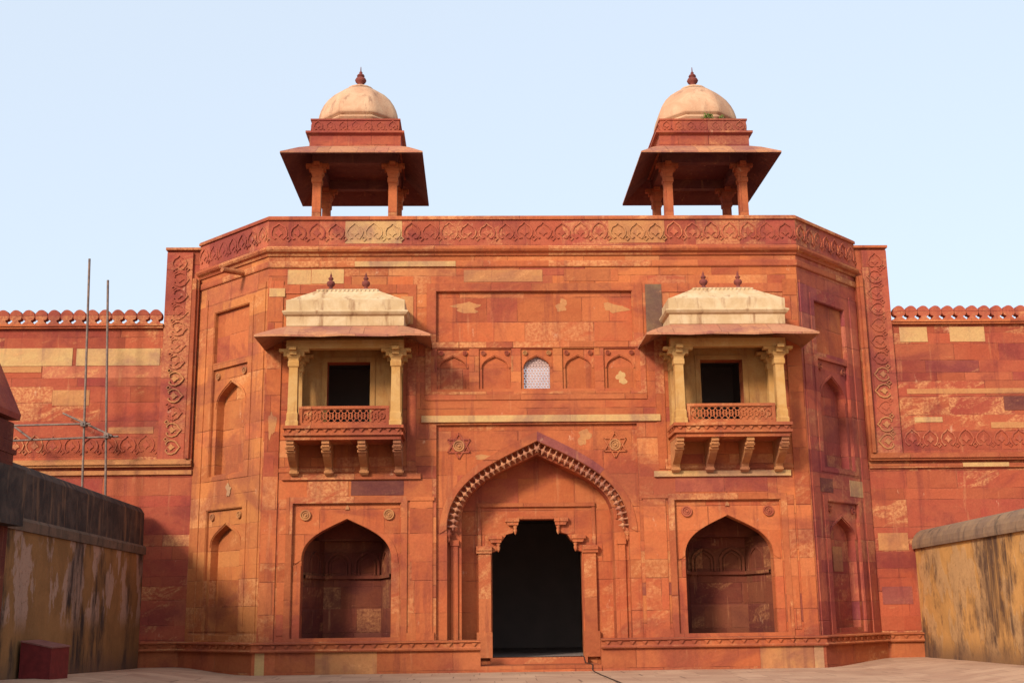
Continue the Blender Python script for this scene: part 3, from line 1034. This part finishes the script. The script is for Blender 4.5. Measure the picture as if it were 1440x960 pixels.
# ---------------- jutting balconies
for s in (-1, 1):
    c = s * 6.75
    q = MB()
    q.box(c - 1.98, c + 1.98, -1.48, -0.036, 7.84, 7.98)
    q.box(c - 2.06, c + 2.06, -1.58, -0.036, 7.983, 8.07)
    q.box(c - 2.0, c + 2.0, -1.50, -0.036, 8.073, 8.22)
    q.box(c - 2.07, c + 2.07, -1.60, -0.036, 8.223, 8.33)
    for k in range(13):
        u = -1.86 + k * 0.31
        q.slab(frame((c, -1.5), (1, 0), (0, 1)), [(u - 0.10, 8.21), (u, 8.09), (u + 0.10, 8.21)][::-1][::-1], -0.05, 0.005)
    for sx in (-1, 1):
        Fs = frame((c + sx * 2.0, -0.75), (0, sx), (-sx, 0))
        for k in range(4):
            u = -0.55 + k * 0.36
            q.slab(Fs, [(u - 0.10, 8.21), (u, 8.09), (u + 0.10, 8.21)], -0.05, 0.005)
    B = q.build('balcony', M_TRIM, GH, label=None)
    # curved corbels
    bm_ = MB()
    prof = [(-0.03, 6.84), (-0.10, 6.76), (-0.20, 6.76), (-0.29, 6.83), (-0.31, 6.94), (-0.38, 7.03), (-0.56, 7.11), (-0.78, 7.22), (-0.98, 7.34), (-1.10, 7.44), (-1.12, 7.50),
            (-1.24, 7.52), (-1.24, 7.60), (-1.33, 7.62), (-1.33, 7.70), (-1.40, 7.72), (-1.40, 7.838), (-0.03, 7.838)]
    for x0, x1, pr in ((-0.13, 0.13, prof),):
        l0 = [(c - 1.84 + x0, y, z) for y, z in pr]
        l1 = [(c - 1.84 + x1, y, z) for y, z in pr]
        for k in range(len(pr)):
            j = (k + 1) % len(pr)
            bm_.face([l0[k], l0[j], l1[j], l1[k]])
        pp = [[Vector((y, z, 0)) for y, z in pr]]
        for t in tessellate_polygon(pp):
            bm_.face([l0[k] for k in t])
            bm_.face([l1[k] for k in reversed(t)])
    for z, y in ((6.86, -0.29), (7.48, -1.15), (7.61, -1.30)):
        bm_.tube([(c - 1.84 - 0.165, y + 0.06, z), (c - 1.84 + 0.165, y + 0.06, z)], 0.055, 8)
    o0 = bm_.build('bracket', M_TAN, B)
    for dx in (1.22, 2.46, 3.68):
        dup(o0, B, (dx, 0, 0))
    # ochre back wall round the window
    q = MB()
    q.slab(FR, rect(c - 1.95, c + 1.95, 8.335, 11.75), -0.05, 0.0, [rect(c - 0.79, c + 0.79, 8.5, 10.87)])
    q.reveal(FR, rect(c - 0.79, c + 0.79, 8.5, 10.87), -0.05, 0.02)
    q.build('window_wall', M_OCHRE_SHADE, B)
    q = MB()
    q.slab(FR, rect(c - 0.95, c + 0.95, 8.36, 11.02), -0.085, -0.04, [rect(c - 0.77, c + 0.77, 8.52, 10.85)])
    q.build('window_frame', M_OCHRE_SHADE, B)
    q = MB()
    q.reveal(FR, rect(c - 1.5, c + 1.5, 8.3, 11.6), 0.61, 5.0)
    q.sheet(FR, rect(c - 1.5, c + 1.5, 8.3, 11.6), [], 5.0)
    q.sheet(FR, rect(c - 1.5, c + 1.5, 8.3, 11.6), [rect(c - 0.79, c + 0.79, 8.5, 10.87)], 0.61)
    q.build('window_opening', M_DARK, B)
    # columns with moulded bases and bracket capitals
    def column(x, y):
        m = MB()
        m.sqtower((x, y, 8.333), [(0.215, 0.0), (0.215, 0.16), (0.19, 0.2), (0.19, 0.42), (0.165, 0.50), (0.16, 1.1), (0.15, 2.02), (0.155, 2.06), (0.19, 2.10), (0.19, 2.26), (0.17, 2.30),
                                  (0.175, 2.36), (0.23, 2.44), (0.23, 2.55), (0.20, 2.57), (0.20, 2.62)])
        m.box(x - 0.52, x + 0.52, y - 0.13, y + 0.13, 10.955, 11.06)
        m.box(x - 0.36, x + 0.36, y - 0.13, y + 0.13, 10.80, 10.953)
        m.box(x - 0.12, x + 0.12, y - 0.52, y - 0.132, 10.955, 11.06)
        m.box(x - 0.12, x + 0.12, y - 0.34, y - 0.132, 10.82, 10.953)
        return m
    c0 = column(c - 1.78, -1.27).build('column', M_OCHRE, B)
    dup(c0, B, (3.56, 0, 0))
    dup(c0, B, (0.02, 1.0, 0))
    dup(c0, B, (3.54, 1.0, 0))
    # pierced railing
    q = MB()
    q.box(c - 1.56, c + 1.56, -1.36, -1.24, 8.93, 9.03)
    q.box(c - 1.56, c + 1.56, -1.36, -1.24, 8.34, 8.45)
    for x in (-1.56, -1.44 + 2.88):
        q.box(c + x, c + x + 0.12, -1.35, -1.25, 8.452, 8.928)
    q.build('railing', M_TRIM, B)
    q = MB()
    Fq = frame((c, -1.3), (1, 0), (0, 1))
    for k in range(13):
        u = -1.32 + k * 0.22
        for (r, zc) in ((0.10, 8.69), (0.235, 8.69)):
            n = 12
            q.band(Fq, [(u + r * 0.8 * math.cos(2 * PI * j / n), zc + r * math.sin(2 * PI * j / n)) for j in range(n)], 0.030, -0.02 + 0.003 * (k % 2) - (0.006 if r < 0.2 else 0), 0.02, True)
    q.box(c - 1.44, c - 0.78 if s < 0 else c - 1.30, -1.285, -1.275, 8.452, 8.926)
    q.box(c + 0.95 if s < 0 else c + 0.32, c + 1.44, -1.285, -1.275, 8.452, 8.926)
    q.build('railing_tracery', M_TRIM, B)
    # beam, sloping eave and hipped roof
    q = MB()
    q.box(c - 2.05, c + 2.05, -1.42, -1.12, 11.063, 11.36)
    for sx in (-1, 1):
        x0, x1 = sorted((c + sx * 1.63, c + sx * 1.93))
        q.box(x0, x1, -1.118, -0.052, 11.063, 11.36)
    q.build('beam', M_OCHRE, B)
    q = MB()
    OX, OY = 3.02, -2.32
    n = 9
    def edge(u, k):      # points across the slope from the roof base (k=0) to the drip edge (k=1)
        pass
    ring = []
    for k in range(6):
        t = k / 5
        hx = 2.0 + (OX - 2.0) * t
        yy = -1.45 + (OY + 1.45) * t
        zz = 11.86 - 0.40 * t - 0.10 * t * t
        ring.append((hx, yy, zz))
    for th, flip in ((0.0, False), (-0.07, True)):
        rows = []
        for hx, yy, zz in ring:
            pts = [(c - hx, 0.0, zz + th - 0.0)]
            pts.append((c - hx, yy, zz + th))
            for j in range(1, 8):
                u = j / 8
                pts.append((c - hx + 2 * hx * u, yy, zz + th + 0.02 * math.sin(j * 2.1 + s) * (zz < 11.5)))
            pts.append((c + hx, yy, zz + th))
            pts.append((c + hx, 0.0, zz + th))
            rows.append(pts)
        q.grid(rows if not flip else rows[::-1], False, False)
        if not flip:
            top = rows[-1]
        else:
            for a, b, a2, b2 in zip(top, top[1:], rows[-1], rows[-1][1:]):
                q.face([a, b, b2, a2])
            for sx in (0, -1):
                pass
    q.build('eave', M_EAVE, B)
    q = MB()
    q.rectower([(c - 2.0, c + 2.0, -1.44, -0.002, 11.80), (c - 2.06, c + 2.06, -1.5, -0.002, 11.86), (c - 2.06, c + 2.06, -1.5, -0.002, 12.20), (c - 2.14, c + 2.14, -1.58, -0.002, 12.25),
                (c - 2.20, c + 2.20, -1.64, -0.002, 12.33), (c - 2.20, c + 2.20, -1.64, -0.002, 12.37), (c - 2.08, c + 2.08, -1.54, -0.002, 12.42), (c - 2.08, c + 2.08, -1.54, -0.002, 12.78),
                (c - 1.98, c + 1.98, -1.47, -0.01, 12.82), (c - 1.1, c + 1.1, -0.98, -0.45, 13.26), (c - 1.12, c + 1.12, -1.0, -0.43, 13.30), (c - 0.95, c + 0.95, -0.86, -0.55, 13.36)])
    q.build('hipped_roof', M_ROOF, B)
    q = MB()
    for k in range(15):
        x = c - 1.05 + k * 0.15
        q.lathe((x, -1.0, 13.22), [(0.001, -0.06), (0.05, -0.02), (0.06, 0.03), (0.03, 0.08), (0.001, 0.10)], 8)
    q.build('ridge_cresting', M_ROOF, B)
    fm = MB()
    fm.lathe((c - 0.63, -0.7, 13.33), [(0.14, 0.0), (0.13, 0.06), (0.06, 0.10), (0.06, 0.14), (0.13, 0.20), (0.155, 0.27), (0.13, 0.34), (0.06, 0.38), (0.06, 0.41), (0.10, 0.44), (0.08, 0.49),
                                     (0.035, 0.53), (0.045, 0.57), (0.02, 0.63), (0.001, 0.72)], 14)
    f0 = fm.build('finial', M_FINIAL, B)
    dup(f0, B, (1.26, 0, 0))

# ---------------- roof pavilions
for s in (-1, 1):
    cx, cy = s * 6.80, 2.94
    q = MB()
    q.box(cx - 1.9, cx + 1.9, cy - 1.9, cy + 1.9, 15.3, 15.75)
    K = q.build('roof_pavilion', M_TRIM, GH, label='square open pavilion under a pale dome')
    m = MB()
    x, y = cx - 1.46, cy - 1.46
    m.sqtower((x, y, 15.755), [(0.21, 0), (0.21, 0.35), (0.17, 0.42), (0.165, 1.6), (0.16, 2.42), (0.20, 2.46), (0.20, 2.62), (0.17, 2.66), (0.19, 2.78), (0.24, 2.88), (0.24, 3.0), (0.2, 3.02), (0.2, 3.24)])
    m.box(x - 0.44, x + 0.44, y - 0.12, y + 0.12, 18.85, 18.995)
    m.box(x - 0.32, x + 0.32, y - 0.12, y + 0.12, 18.70, 18.847)
    m.box(x - 0.115, x + 0.115, y - 0.40, y - 0.125, 18.85, 18.99)
    m.box(x - 0.115, x + 0.115, y + 0.125, y + 0.44, 18.85, 18.99)
    c0 = m.build('column', M_TRIM, K)
    for dx, dy in ((2.92, 0), (0, 2.92), (2.92, 2.92)):
        dup(c0, K, (dx, dy, 0))
    q = MB()
    q.box(cx - 1.66, cx + 1.66, cy - 1.62, cy - 1.32, 18.998, 19.36)
    q.box(cx - 1.66, cx + 1.66, cy + 1.32, cy + 1.62, 18.998, 19.36)
    q.box(cx - 1.62, cx - 1.32, cy - 1.318, cy + 1.318, 18.998, 19.355)
    q.box(cx + 1.32, cx + 1.62, cy - 1.318, cy + 1.318, 18.998, 19.355)
    q.box(cx - 1.7, cx + 1.7, cy - 1.7, cy + 1.7, 19.362, 19.46)
    q.build('beam', M_SOFFIT_SHADE, K)  # beam colour carries painted shade
    q = MB()
    H = 2.67
    top = [(1.72, 19.66), (2.1, 19.40), (H, 18.93)]
    HY = {1.72: 1.72, 2.1: 2.25, 2.67: 3.02}
    rt_ = [[(cx - h, cy - HY[h], z), (cx + h, cy - HY[h], z), (cx + h, cy + HY[h], z), (cx - h, cy + HY[h], z)] for h, z in top]
    rb_ = [[(x, y, z - 0.085) for x, y, z in r] for r in rt_]
    q.grid(rt_[::-1], True, False)
    q.grid([[(x, y, z + 0.03) for x, y, z in r] for r in rb_], True, False)
    q.grid([[(x, y, z + 0.03) for x, y, z in rb_[-1]], rt_[-1]], True, False)
    q.build('eave', M_EAVE, K)
    q = MB()
    q.grid(rb_, True, False)
    q.grid([[(x, y, z + 0.026) for x, y, z in r] for r in rb_[::-1]], True, False)
    q.build('soffit_shade_layer', M_SOFFIT_SHADE, K)  # extra dark layer added to paint shade under the eave
    q = MB()
    q.sqtower((cx, cy, 0), [(1.76, 19.55), (1.76, 20.06), (1.80, 20.09), (1.90, 20.14), (1.90, 20.22), (1.74, 20.26), (1.70, 20.28), (1.70, 20.70), (1.74, 20.72), (1.74, 20.78), (1.55, 20.79)])
    DR = q.build('drum', M_CARVE, K)
    q = MB()
    for (A, t, nin) in (((cx - 1.7, cy - 1.7), (1, 0), (0, 1)), ((cx + 1.7, cy - 1.7), (0, 1), (-1, 0)), ((cx - 1.7, cy + 1.7), (0, -1), (1, 0))):
        Fk = frame(A, t, nin)
        for k in range(7):
            motif(q, Fk, 0.25 + k * 0.483, 20.26, 0.55, 0.0, h=0.03, w=0.04)
    q.build('frieze_carving', M_CARVE, DR)
    q = MB()
    def octrow(r, z, blend):
        row = []
        N = 48
        for j in range(N):
            a = 2 * PI * j / N
            seg = PI / 4
            aa = (a + seg / 2 - 0.0) % seg - seg / 2      # flats face the axes
            f8 = math.cos(seg / 2 * 0) / math.cos(aa)
            rr = r * (blend * f8 + (1 - blend) * 1.03)
            row.append((cx + rr * math.cos(a), cy + rr * math.sin(a), z))
        return row
    pr = [(1.48, 20.79, 1), (1.48, 20.93, 1), (1.54, 20.96, 1), (1.54, 21.02, 1), (1.47, 21.05, 1), (1.47, 21.10, 1), (1.57, 21.13, 1), (1.585, 21.20, 1), (1.56, 21.36, 1.0), (1.50, 21.58, 1.0),
          (1.40, 21.82, 1.0), (1.24, 22.10, 0.9), (1.02, 22.36, 0.7), (0.74, 22.58, 0.4), (0.46, 22.72, 0.1), (0.22, 22.79, 0), (0.0, 22.80, 0)]
    q.grid([octrow(*p) for p in pr], True, True)
    dome = q.build('dome', M_DOME, K)
    q = MB()
    for k in range(12):      # lotus petals round the foot of the finial
        a = 2 * PI * k / 12
        q.lathe((cx + 0.36 * math.cos(a), cy + 0.36 * math.sin(a), 22.76), [(0.11, -0.04), (0.10, 0.04), (0.05, 0.08), (0.001, 0.10)], 8)
    q.lathe((cx, cy, 22.72), [(0.52, 0), (0.52, 0.06), (0.34, 0.12), (0.24, 0.2), (0.16, 0.24), (0.001, 0.24)], 16)
    q.build('lotus_base', M_DOME, dome)
    q = MB()
    q.lathe((cx, cy, 22.93), [(0.17, 0.0), (0.13, 0.05), (0.12, 0.10), (0.20, 0.17), (0.235, 0.25), (0.19, 0.34), (0.10, 0.38), (0.09, 0.41), (0.16, 0.44), (0.13, 0.50), (0.06, 0.54), (0.07, 0.60),
                              (0.025, 0.66), (0.014, 0.84), (0.001, 0.86)], 14)
    q.build('finial', M_FINIAL, dome)

q = MB()      # stone waterspout jutting from the cornice of the left flank
a, b = FL(3.0, 14.52, 0.1), FL(3.0, 14.46, -1.0)
q.tube([a, b], 0.11, 6)
q.build('waterspout', M_TRIM, GH)

# ================================================================== battlemented side walls
for s in (-1, 1):
    far = 26.0
    x0, x1 = sorted((s * (TWX + 0.005), s * far))
    SW = thing('curtain_wall', 'long red sandstone wall topped with round merlons to the ' + ('left' if s < 0 else 'right') + ' of the gatehouse' +
               (', behind the scaffold poles' if s < 0 else ', above the rounded ochre wall'), 'wall', (s * 20.0, T, 0))
    q = MB()
    q.box(x0, x1, T + 0.01, T + 1.1, -0.3, 12.9)
    q.build('wall_face', M_WALL2, SW)
    q = MB()
    q.box(x0, x1, T - 0.14, T + 1.2, 12.903, 12.98)
    q.box(x0, x1, T - 0.20, T + 1.2, 12.982, 13.07)
    q.build('top_moulding', M_TRIM, SW)
    q = MB()
    xa, xb = sorted((s * 12.96, s * far))
    q.box(xa, xb, T - 0.22, T - 0.005, 7.50, 7.58)
    q.box(xa, xb, T - 0.30, T - 0.005, 7.583, 7.72)
    q.box(xa, xb, T - 0.20, T - 0.005, 7.723, 7.79)
    q.box(xa, xb, T - 0.10, T - 0.005, 7.22, 7.38)
    q.build('string_moulding', M_TAN if s < 0 else M_TRIM, SW)
    q = MB()
    k = 0
    x = 14.75
    while x < far - 0.4:
        motif(q, FR, s * x, 7.95, 1.0, T + 0.01, h=0.04)
        x += 0.70
    q.build('frieze_carving', M_CARVE, SW)
    q = MB()
    q.box(*sorted((s * (TWX + 0.2), s * far)), T - 0.25, T + 0.0, -0.3, 0.74)
    q.box(*sorted((s * (TWX + 0.2), s * far)), T - 0.37, T + 0.0, 0.743, 1.05)
    q.build('plinth', M_TRIM, SW)
    # pale and dark courses
    for (a, b, z0, z1, mt) in (((14.4, 17.6, 11.45, 12.12, M_CREAM), (17.75, 21.5, 11.45, 12.15, M_CREAM), (18.9, 21.0, 11.2, 11.43, M_TAN), (14.5, 16.2, 8.8, 9.05, M_TAN), (17.0, 18.4, 9.9, 10.5, M_TAN)) if s < 0 else
                               ((14.6, 15.7, 12.2, 12.8, M_CREAM), (16.6, 18.0, 12.2, 12.8, M_CREAM), (14.7, 19.5, 10.12, 10.32, M_TAN), (18.5, 20.5, 9.45, 10.0, M_DARKST), (14.9, 16.0, 9.0, 9.2, M_CREAM),
                                (17.9, 19.2, 8.75, 8.98, M_TAN), (14.6, 15.3, 4.0, 4.55, M_TAN), (16.6, 18.4, 7.24, 7.4, M_CREAM))):
        q = MB()
        aa, bb = sorted((s * a, s * b))
        q.slab(FR, rect(aa, bb, z0, z1), T - 0.008 if z0 > 7.45 or z0 < 7.2 else T - 0.115, T + 0.012)
        q.build('facing_stone', mt, SW)
    if s > 0:
        for z0, z1, mt in ((4.1, 4.75, M_TAN), (2.1, 2.75, M_PLUM)):
            q = MB()
            q.slab(FR, rect(13.1, 14.25, z0, z1), T - 0.012, T + 0.005)
            q.build('facing_stone', mt, GH)
    # merlons
    out = [(-0.235, 13.072), (0.235, 13.072), (0.215, 13.10), (0.105, 13.20), (0.115, 13.235)]
    for k in range(17):
        a = rad(-34 + (90 + 34) * k / 16)
        r = 0.238
        out.append((r * math.cos(a), 13.40 + r * math.sin(a) * (1.0 if a < 0.9 else 1.06)))
    out += [(-x, z) for x, z in reversed(out[2:-1])]
    m = MB()
    Fm = frame((s * 14.62, T - 0.10), (1, 0), (0, 1))
    m.slab(Fm, out, 0.0, 0.28)
    m.sheet(lambda u, z, d: Vector((s * 14.62 - u, T + 0.18, z)), [(-x, z) for x, z in reversed(out)], [], 0)
    o0 = m.build('merlon', M_CARVE, SW)
    k = 1
    while 14.62 + 0.49 * k < far - 0.3:
        dup(o0, SW, (s * 0.49 * k, 0, 0))
        k += 1

# ================================================================== stained plaster walls either side of the court
LW = thing('plaster_wall', 'stained ochre plaster wall with a black sloping top on the shaded left', 'wall', (-14.3, -4, 0))
def along(s, y):      # foot line of the wall
    return -14.46 - 0.0357 * (y - 3.2) * 1.0 if s < 0 else 14.46 + 0.0557 * (y - 3.2)
q = MB()
def wallrun(mb, s, y0, y1, prof, n=1):
    """prof: closed (inset from the court face, z)"""
    rows = []
    for y in (y0, y1):
        X = along(s, y)
        rows.append([Vector((X + s * i, y, z)) for i, z in prof])
    k = len(prof)
    for j in range(k):
        a, b = rows[0][j], rows[0][(j + 1) % k]
        c_, d_ = rows[1][(j + 1) % k], rows[1][j]
        mb.face([a, b, c_, d_] if s > 0 else [d_, c_, b, a])
    mb.face(rows[0] if s < 0 else rows[0][::-1])
    mb.face(rows[1][::-1] if s < 0 else rows[1])
wallrun(q, -1, -12.2, 2.55, [(0, -0.3), (0, 4.2), (0.9, 4.2), (0.9, -0.3)])
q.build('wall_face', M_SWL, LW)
q = MB()
wallrun(q, -1, -12.2, 2.62, [(-0.06, 4.203), (-0.08, 4.45), (-0.01, 4.54), (0.9, 4.54), (0.9, 4.203)])
q.build('ledge', M_LEDGE, LW)
q = MB()
wallrun(q, -1, -12.2, 2.58, [(0.04, 4.543), (0.06, 5.72), (0.20, 5.92), (0.45, 6.02), (0.9, 6.04), (0.9, 4.543)])
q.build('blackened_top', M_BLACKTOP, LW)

RW = thing('plaster_wall', 'sunlit ochre plaster wall with a rounded grey coping at the right edge', 'wall', (14.2, -4, 0))
q = MB()
wallrun(q, 1, -14.0, 3.1, [(0, -0.3), (0, 4.13), (0.9, 4.13), (0.9, -0.3)])
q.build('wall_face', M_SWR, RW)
q = MB()
cp = [(-0.10, 4.133)]
for k in range(11):
    a = PI - PI * k / 10
    cp.append((0.45 + 0.56 * math.cos(a), 4.24 + 0.62 * math.sin(a)))
cp.append((1.0, 4.133))
wallrun(q, 1, -14.0, 3.12, cp)
q.build('coping', M_COPING, RW)

# ================================================================== building at the left edge
PV = thing('side_building', 'dark red stone building corner cut off by the left edge, with a sloping eave', 'building', (-16.5, -14, 0))
q = MB()
q.box(-20.0, -13.78, -17.0, -12.25, -0.3, 6.0)
q.box(-32.0, -14.6, -34.0, -17.3, -0.3, 10.5)  # unseen wing, added to cast shade over the left edge
q.build('wall_face', M_SHADED_STONE, PV)  # wall colour darkened to paint the shade on this corner
q = MB()
q.box(-20.0, -13.42, -17.2, -12.22, 4.22, 5.6)
q.build('fascia', M_BLACKTOP, PV)  # black tone paints the shaded face of the fascia
q = MB()
q.box(-20.0, -13.76, -17.1, -12.1, 6.003, 6.12)
q.box(-20.0, -13.84, -17.0, -12.2, 6.122, 6.8)
q.build('cornice', M_SHADED_STONE, PV)
q = MB()
for th in (0, -0.14):
    pass
pr = [(-13.74, 6.98), (-13.74, 7.12), (-16.9, 14.2), (-20.0, 14.2), (-20.0, 6.98)]
pr = [(-13.78, 6.90), (-13.76, 7.04), (-14.40, 8.40), (-15.4, 9.6), (-20.0, 9.6), (-20.0, 6.90)]
l0 = [(x, -17.2, z) for x, z in pr]
l1 = [(x, -12.0, z) for x, z in pr]
q.face(l0)
q.face(l1[::-1])
for k in range(len(pr)):
    j = (k + 1) % len(pr)
    q.face([l0[j], l0[k], l1[k], l1[j]])
q.build('sloping_eave', M_CARVE, PV)

# ================================================================== scaffold behind the left wall
SC = thing('scaffold', 'thin rusty scaffold of two tall poles with crossbars rising behind the blackened wall', 'scaffolding', (-16.4, 2.0, 0))
YS = 1.9
for (x0, x1, zt, y) in ((-16.40, -16.92, 15.35, YS), (-15.45, -16.17, 14.5, YS)):
    q = MB()
    zb = 0.1
    q.tube([(x0, y, zb), (x0 + (x1 - x0) * 0.5, y + 0.0, (zb + zt) / 2), (x1, y, zt)], 0.045, 8)
    q.build('pole', M_POLE, SC)
for a, b in (((-19.6, YS - 0.1, 8.92), (-16.45, YS - 0.1, 8.97)), ((-19.6, YS + 0.1, 8.38), (-15.45, YS + 0.1, 8.52)), ((-17.85, YS + 1.0, 9.55), (-15.6, YS - 0.15, 8.50)), ((-19.9, YS + 0.9, 9.25), (-18.55, YS - 0.1, 8.40))):
    q = MB()
    q.tube([a, b], 0.04, 8)
    q.build('crossbar', M_POLE, SC)
for (x, z) in ((-16.70, 8.97), (-15.83, 8.52)):
    q = MB()
    q.box(x - 0.09, x + 0.09, YS - 0.16, YS + 0.16, z - 0.09, z + 0.09)
    q.tube([(x, YS - 0.2, z), (x, YS + 0.2, z)], 0.035, 6)
    q.build('clamp', M_POLE, SC)

# ================================================================== red box, cable, weeds
RB = thing('red_box', 'dark red box with a sloping faded lid on the ground by the left plaster wall', 'box', (-13.5, -9.8, 0.45))
q = MB()
bx0, bx1, by0, by1 = -13.88, -13.10, -10.5, -9.1
zl, zr = 1.40, 1.24
lo = [(bx0, by0, 0.3), (bx1, by0, 0.3), (bx1, by1, 0.3), (bx0, by1, 0.3)]
hi = [(bx0, by0, zl), (bx1, by0, zr), (bx1, by1, zr), (bx0, by1, zl)]
q.grid([lo, hi], True, False)
q.build('cabinet', M_BOX, RB)
q = MB()
lo = [(bx0 - 0.01, by0 - 0.02, zl + 0.004), (bx1 + 0.03, by0 - 0.02, zr - 0.004), (bx1 + 0.03, by1 + 0.02, zr - 0.004), (bx0 - 0.01, by1 + 0.02, zl + 0.004)]
hi = [(x, y, z + 0.035) for x, y, z in lo]
q.grid([lo, hi], True, False)
q.face(hi)
q.face(lo[::-1])
q.build('lid', M_BOXTOP, RB)

q = MB()
q.tube([(1.52, 1.6, 0.44), (1.58, 1.08, 0.435), (1.62, 1.04, 0.225), (1.74, 0.3, 0.222), (1.76, -0.30, 0.215), (1.74, -0.34, 0.04), (1.72, -1.2, 0.03), (1.73, -3.2, 0.03), (1.78, -5.4, 0.03), (1.84, -8.0, 0.03), (2.1, -12.0, 0.03)], 0.016, 6)
o = q.build('cable', M_CABLE)
o['label'] = 'thin dark cable trailing from the doorway step across the paving'
o['category'] = 'cable'

for (x, r, n, lab) in ((7.0, 0.26, 60, 'larger green weed sprouting at the foot of the right pavilion dome'), (7.55, 0.17, 36, 'smaller green weed to the right on the same dome ledge')):
    q = MB()
    rng = random.Random(int(x * 100))
    for k in range(n):
        a, e = rng.uniform(0, 2 * PI), rng.uniform(-0.2, 1.3)
        d = Vector((math.cos(a) * math.cos(e), math.sin(a) * math.cos(e), math.sin(e)))
        p = d * r * rng.uniform(0.25, 1.0)
        w = d.cross(Vector((rng.uniform(-1, 1), rng.uniform(-1, 1), rng.uniform(-1, 1)))).normalized() * r * 0.16
        t = (d + Vector((0, 0, 0.4))).normalized() * r * 0.35
        b = Vector((x, 1.33, 20.82)) + p
        q.face([b - w, b + t * 0.4 - w * 0.2 + t * 0.1, b + t, b + w])
    o = q.build('weed', M_WEED)
    o['label'] = lab
    o['category'] = 'plant'
    o['group'] = 'weeds on the dome ledge'
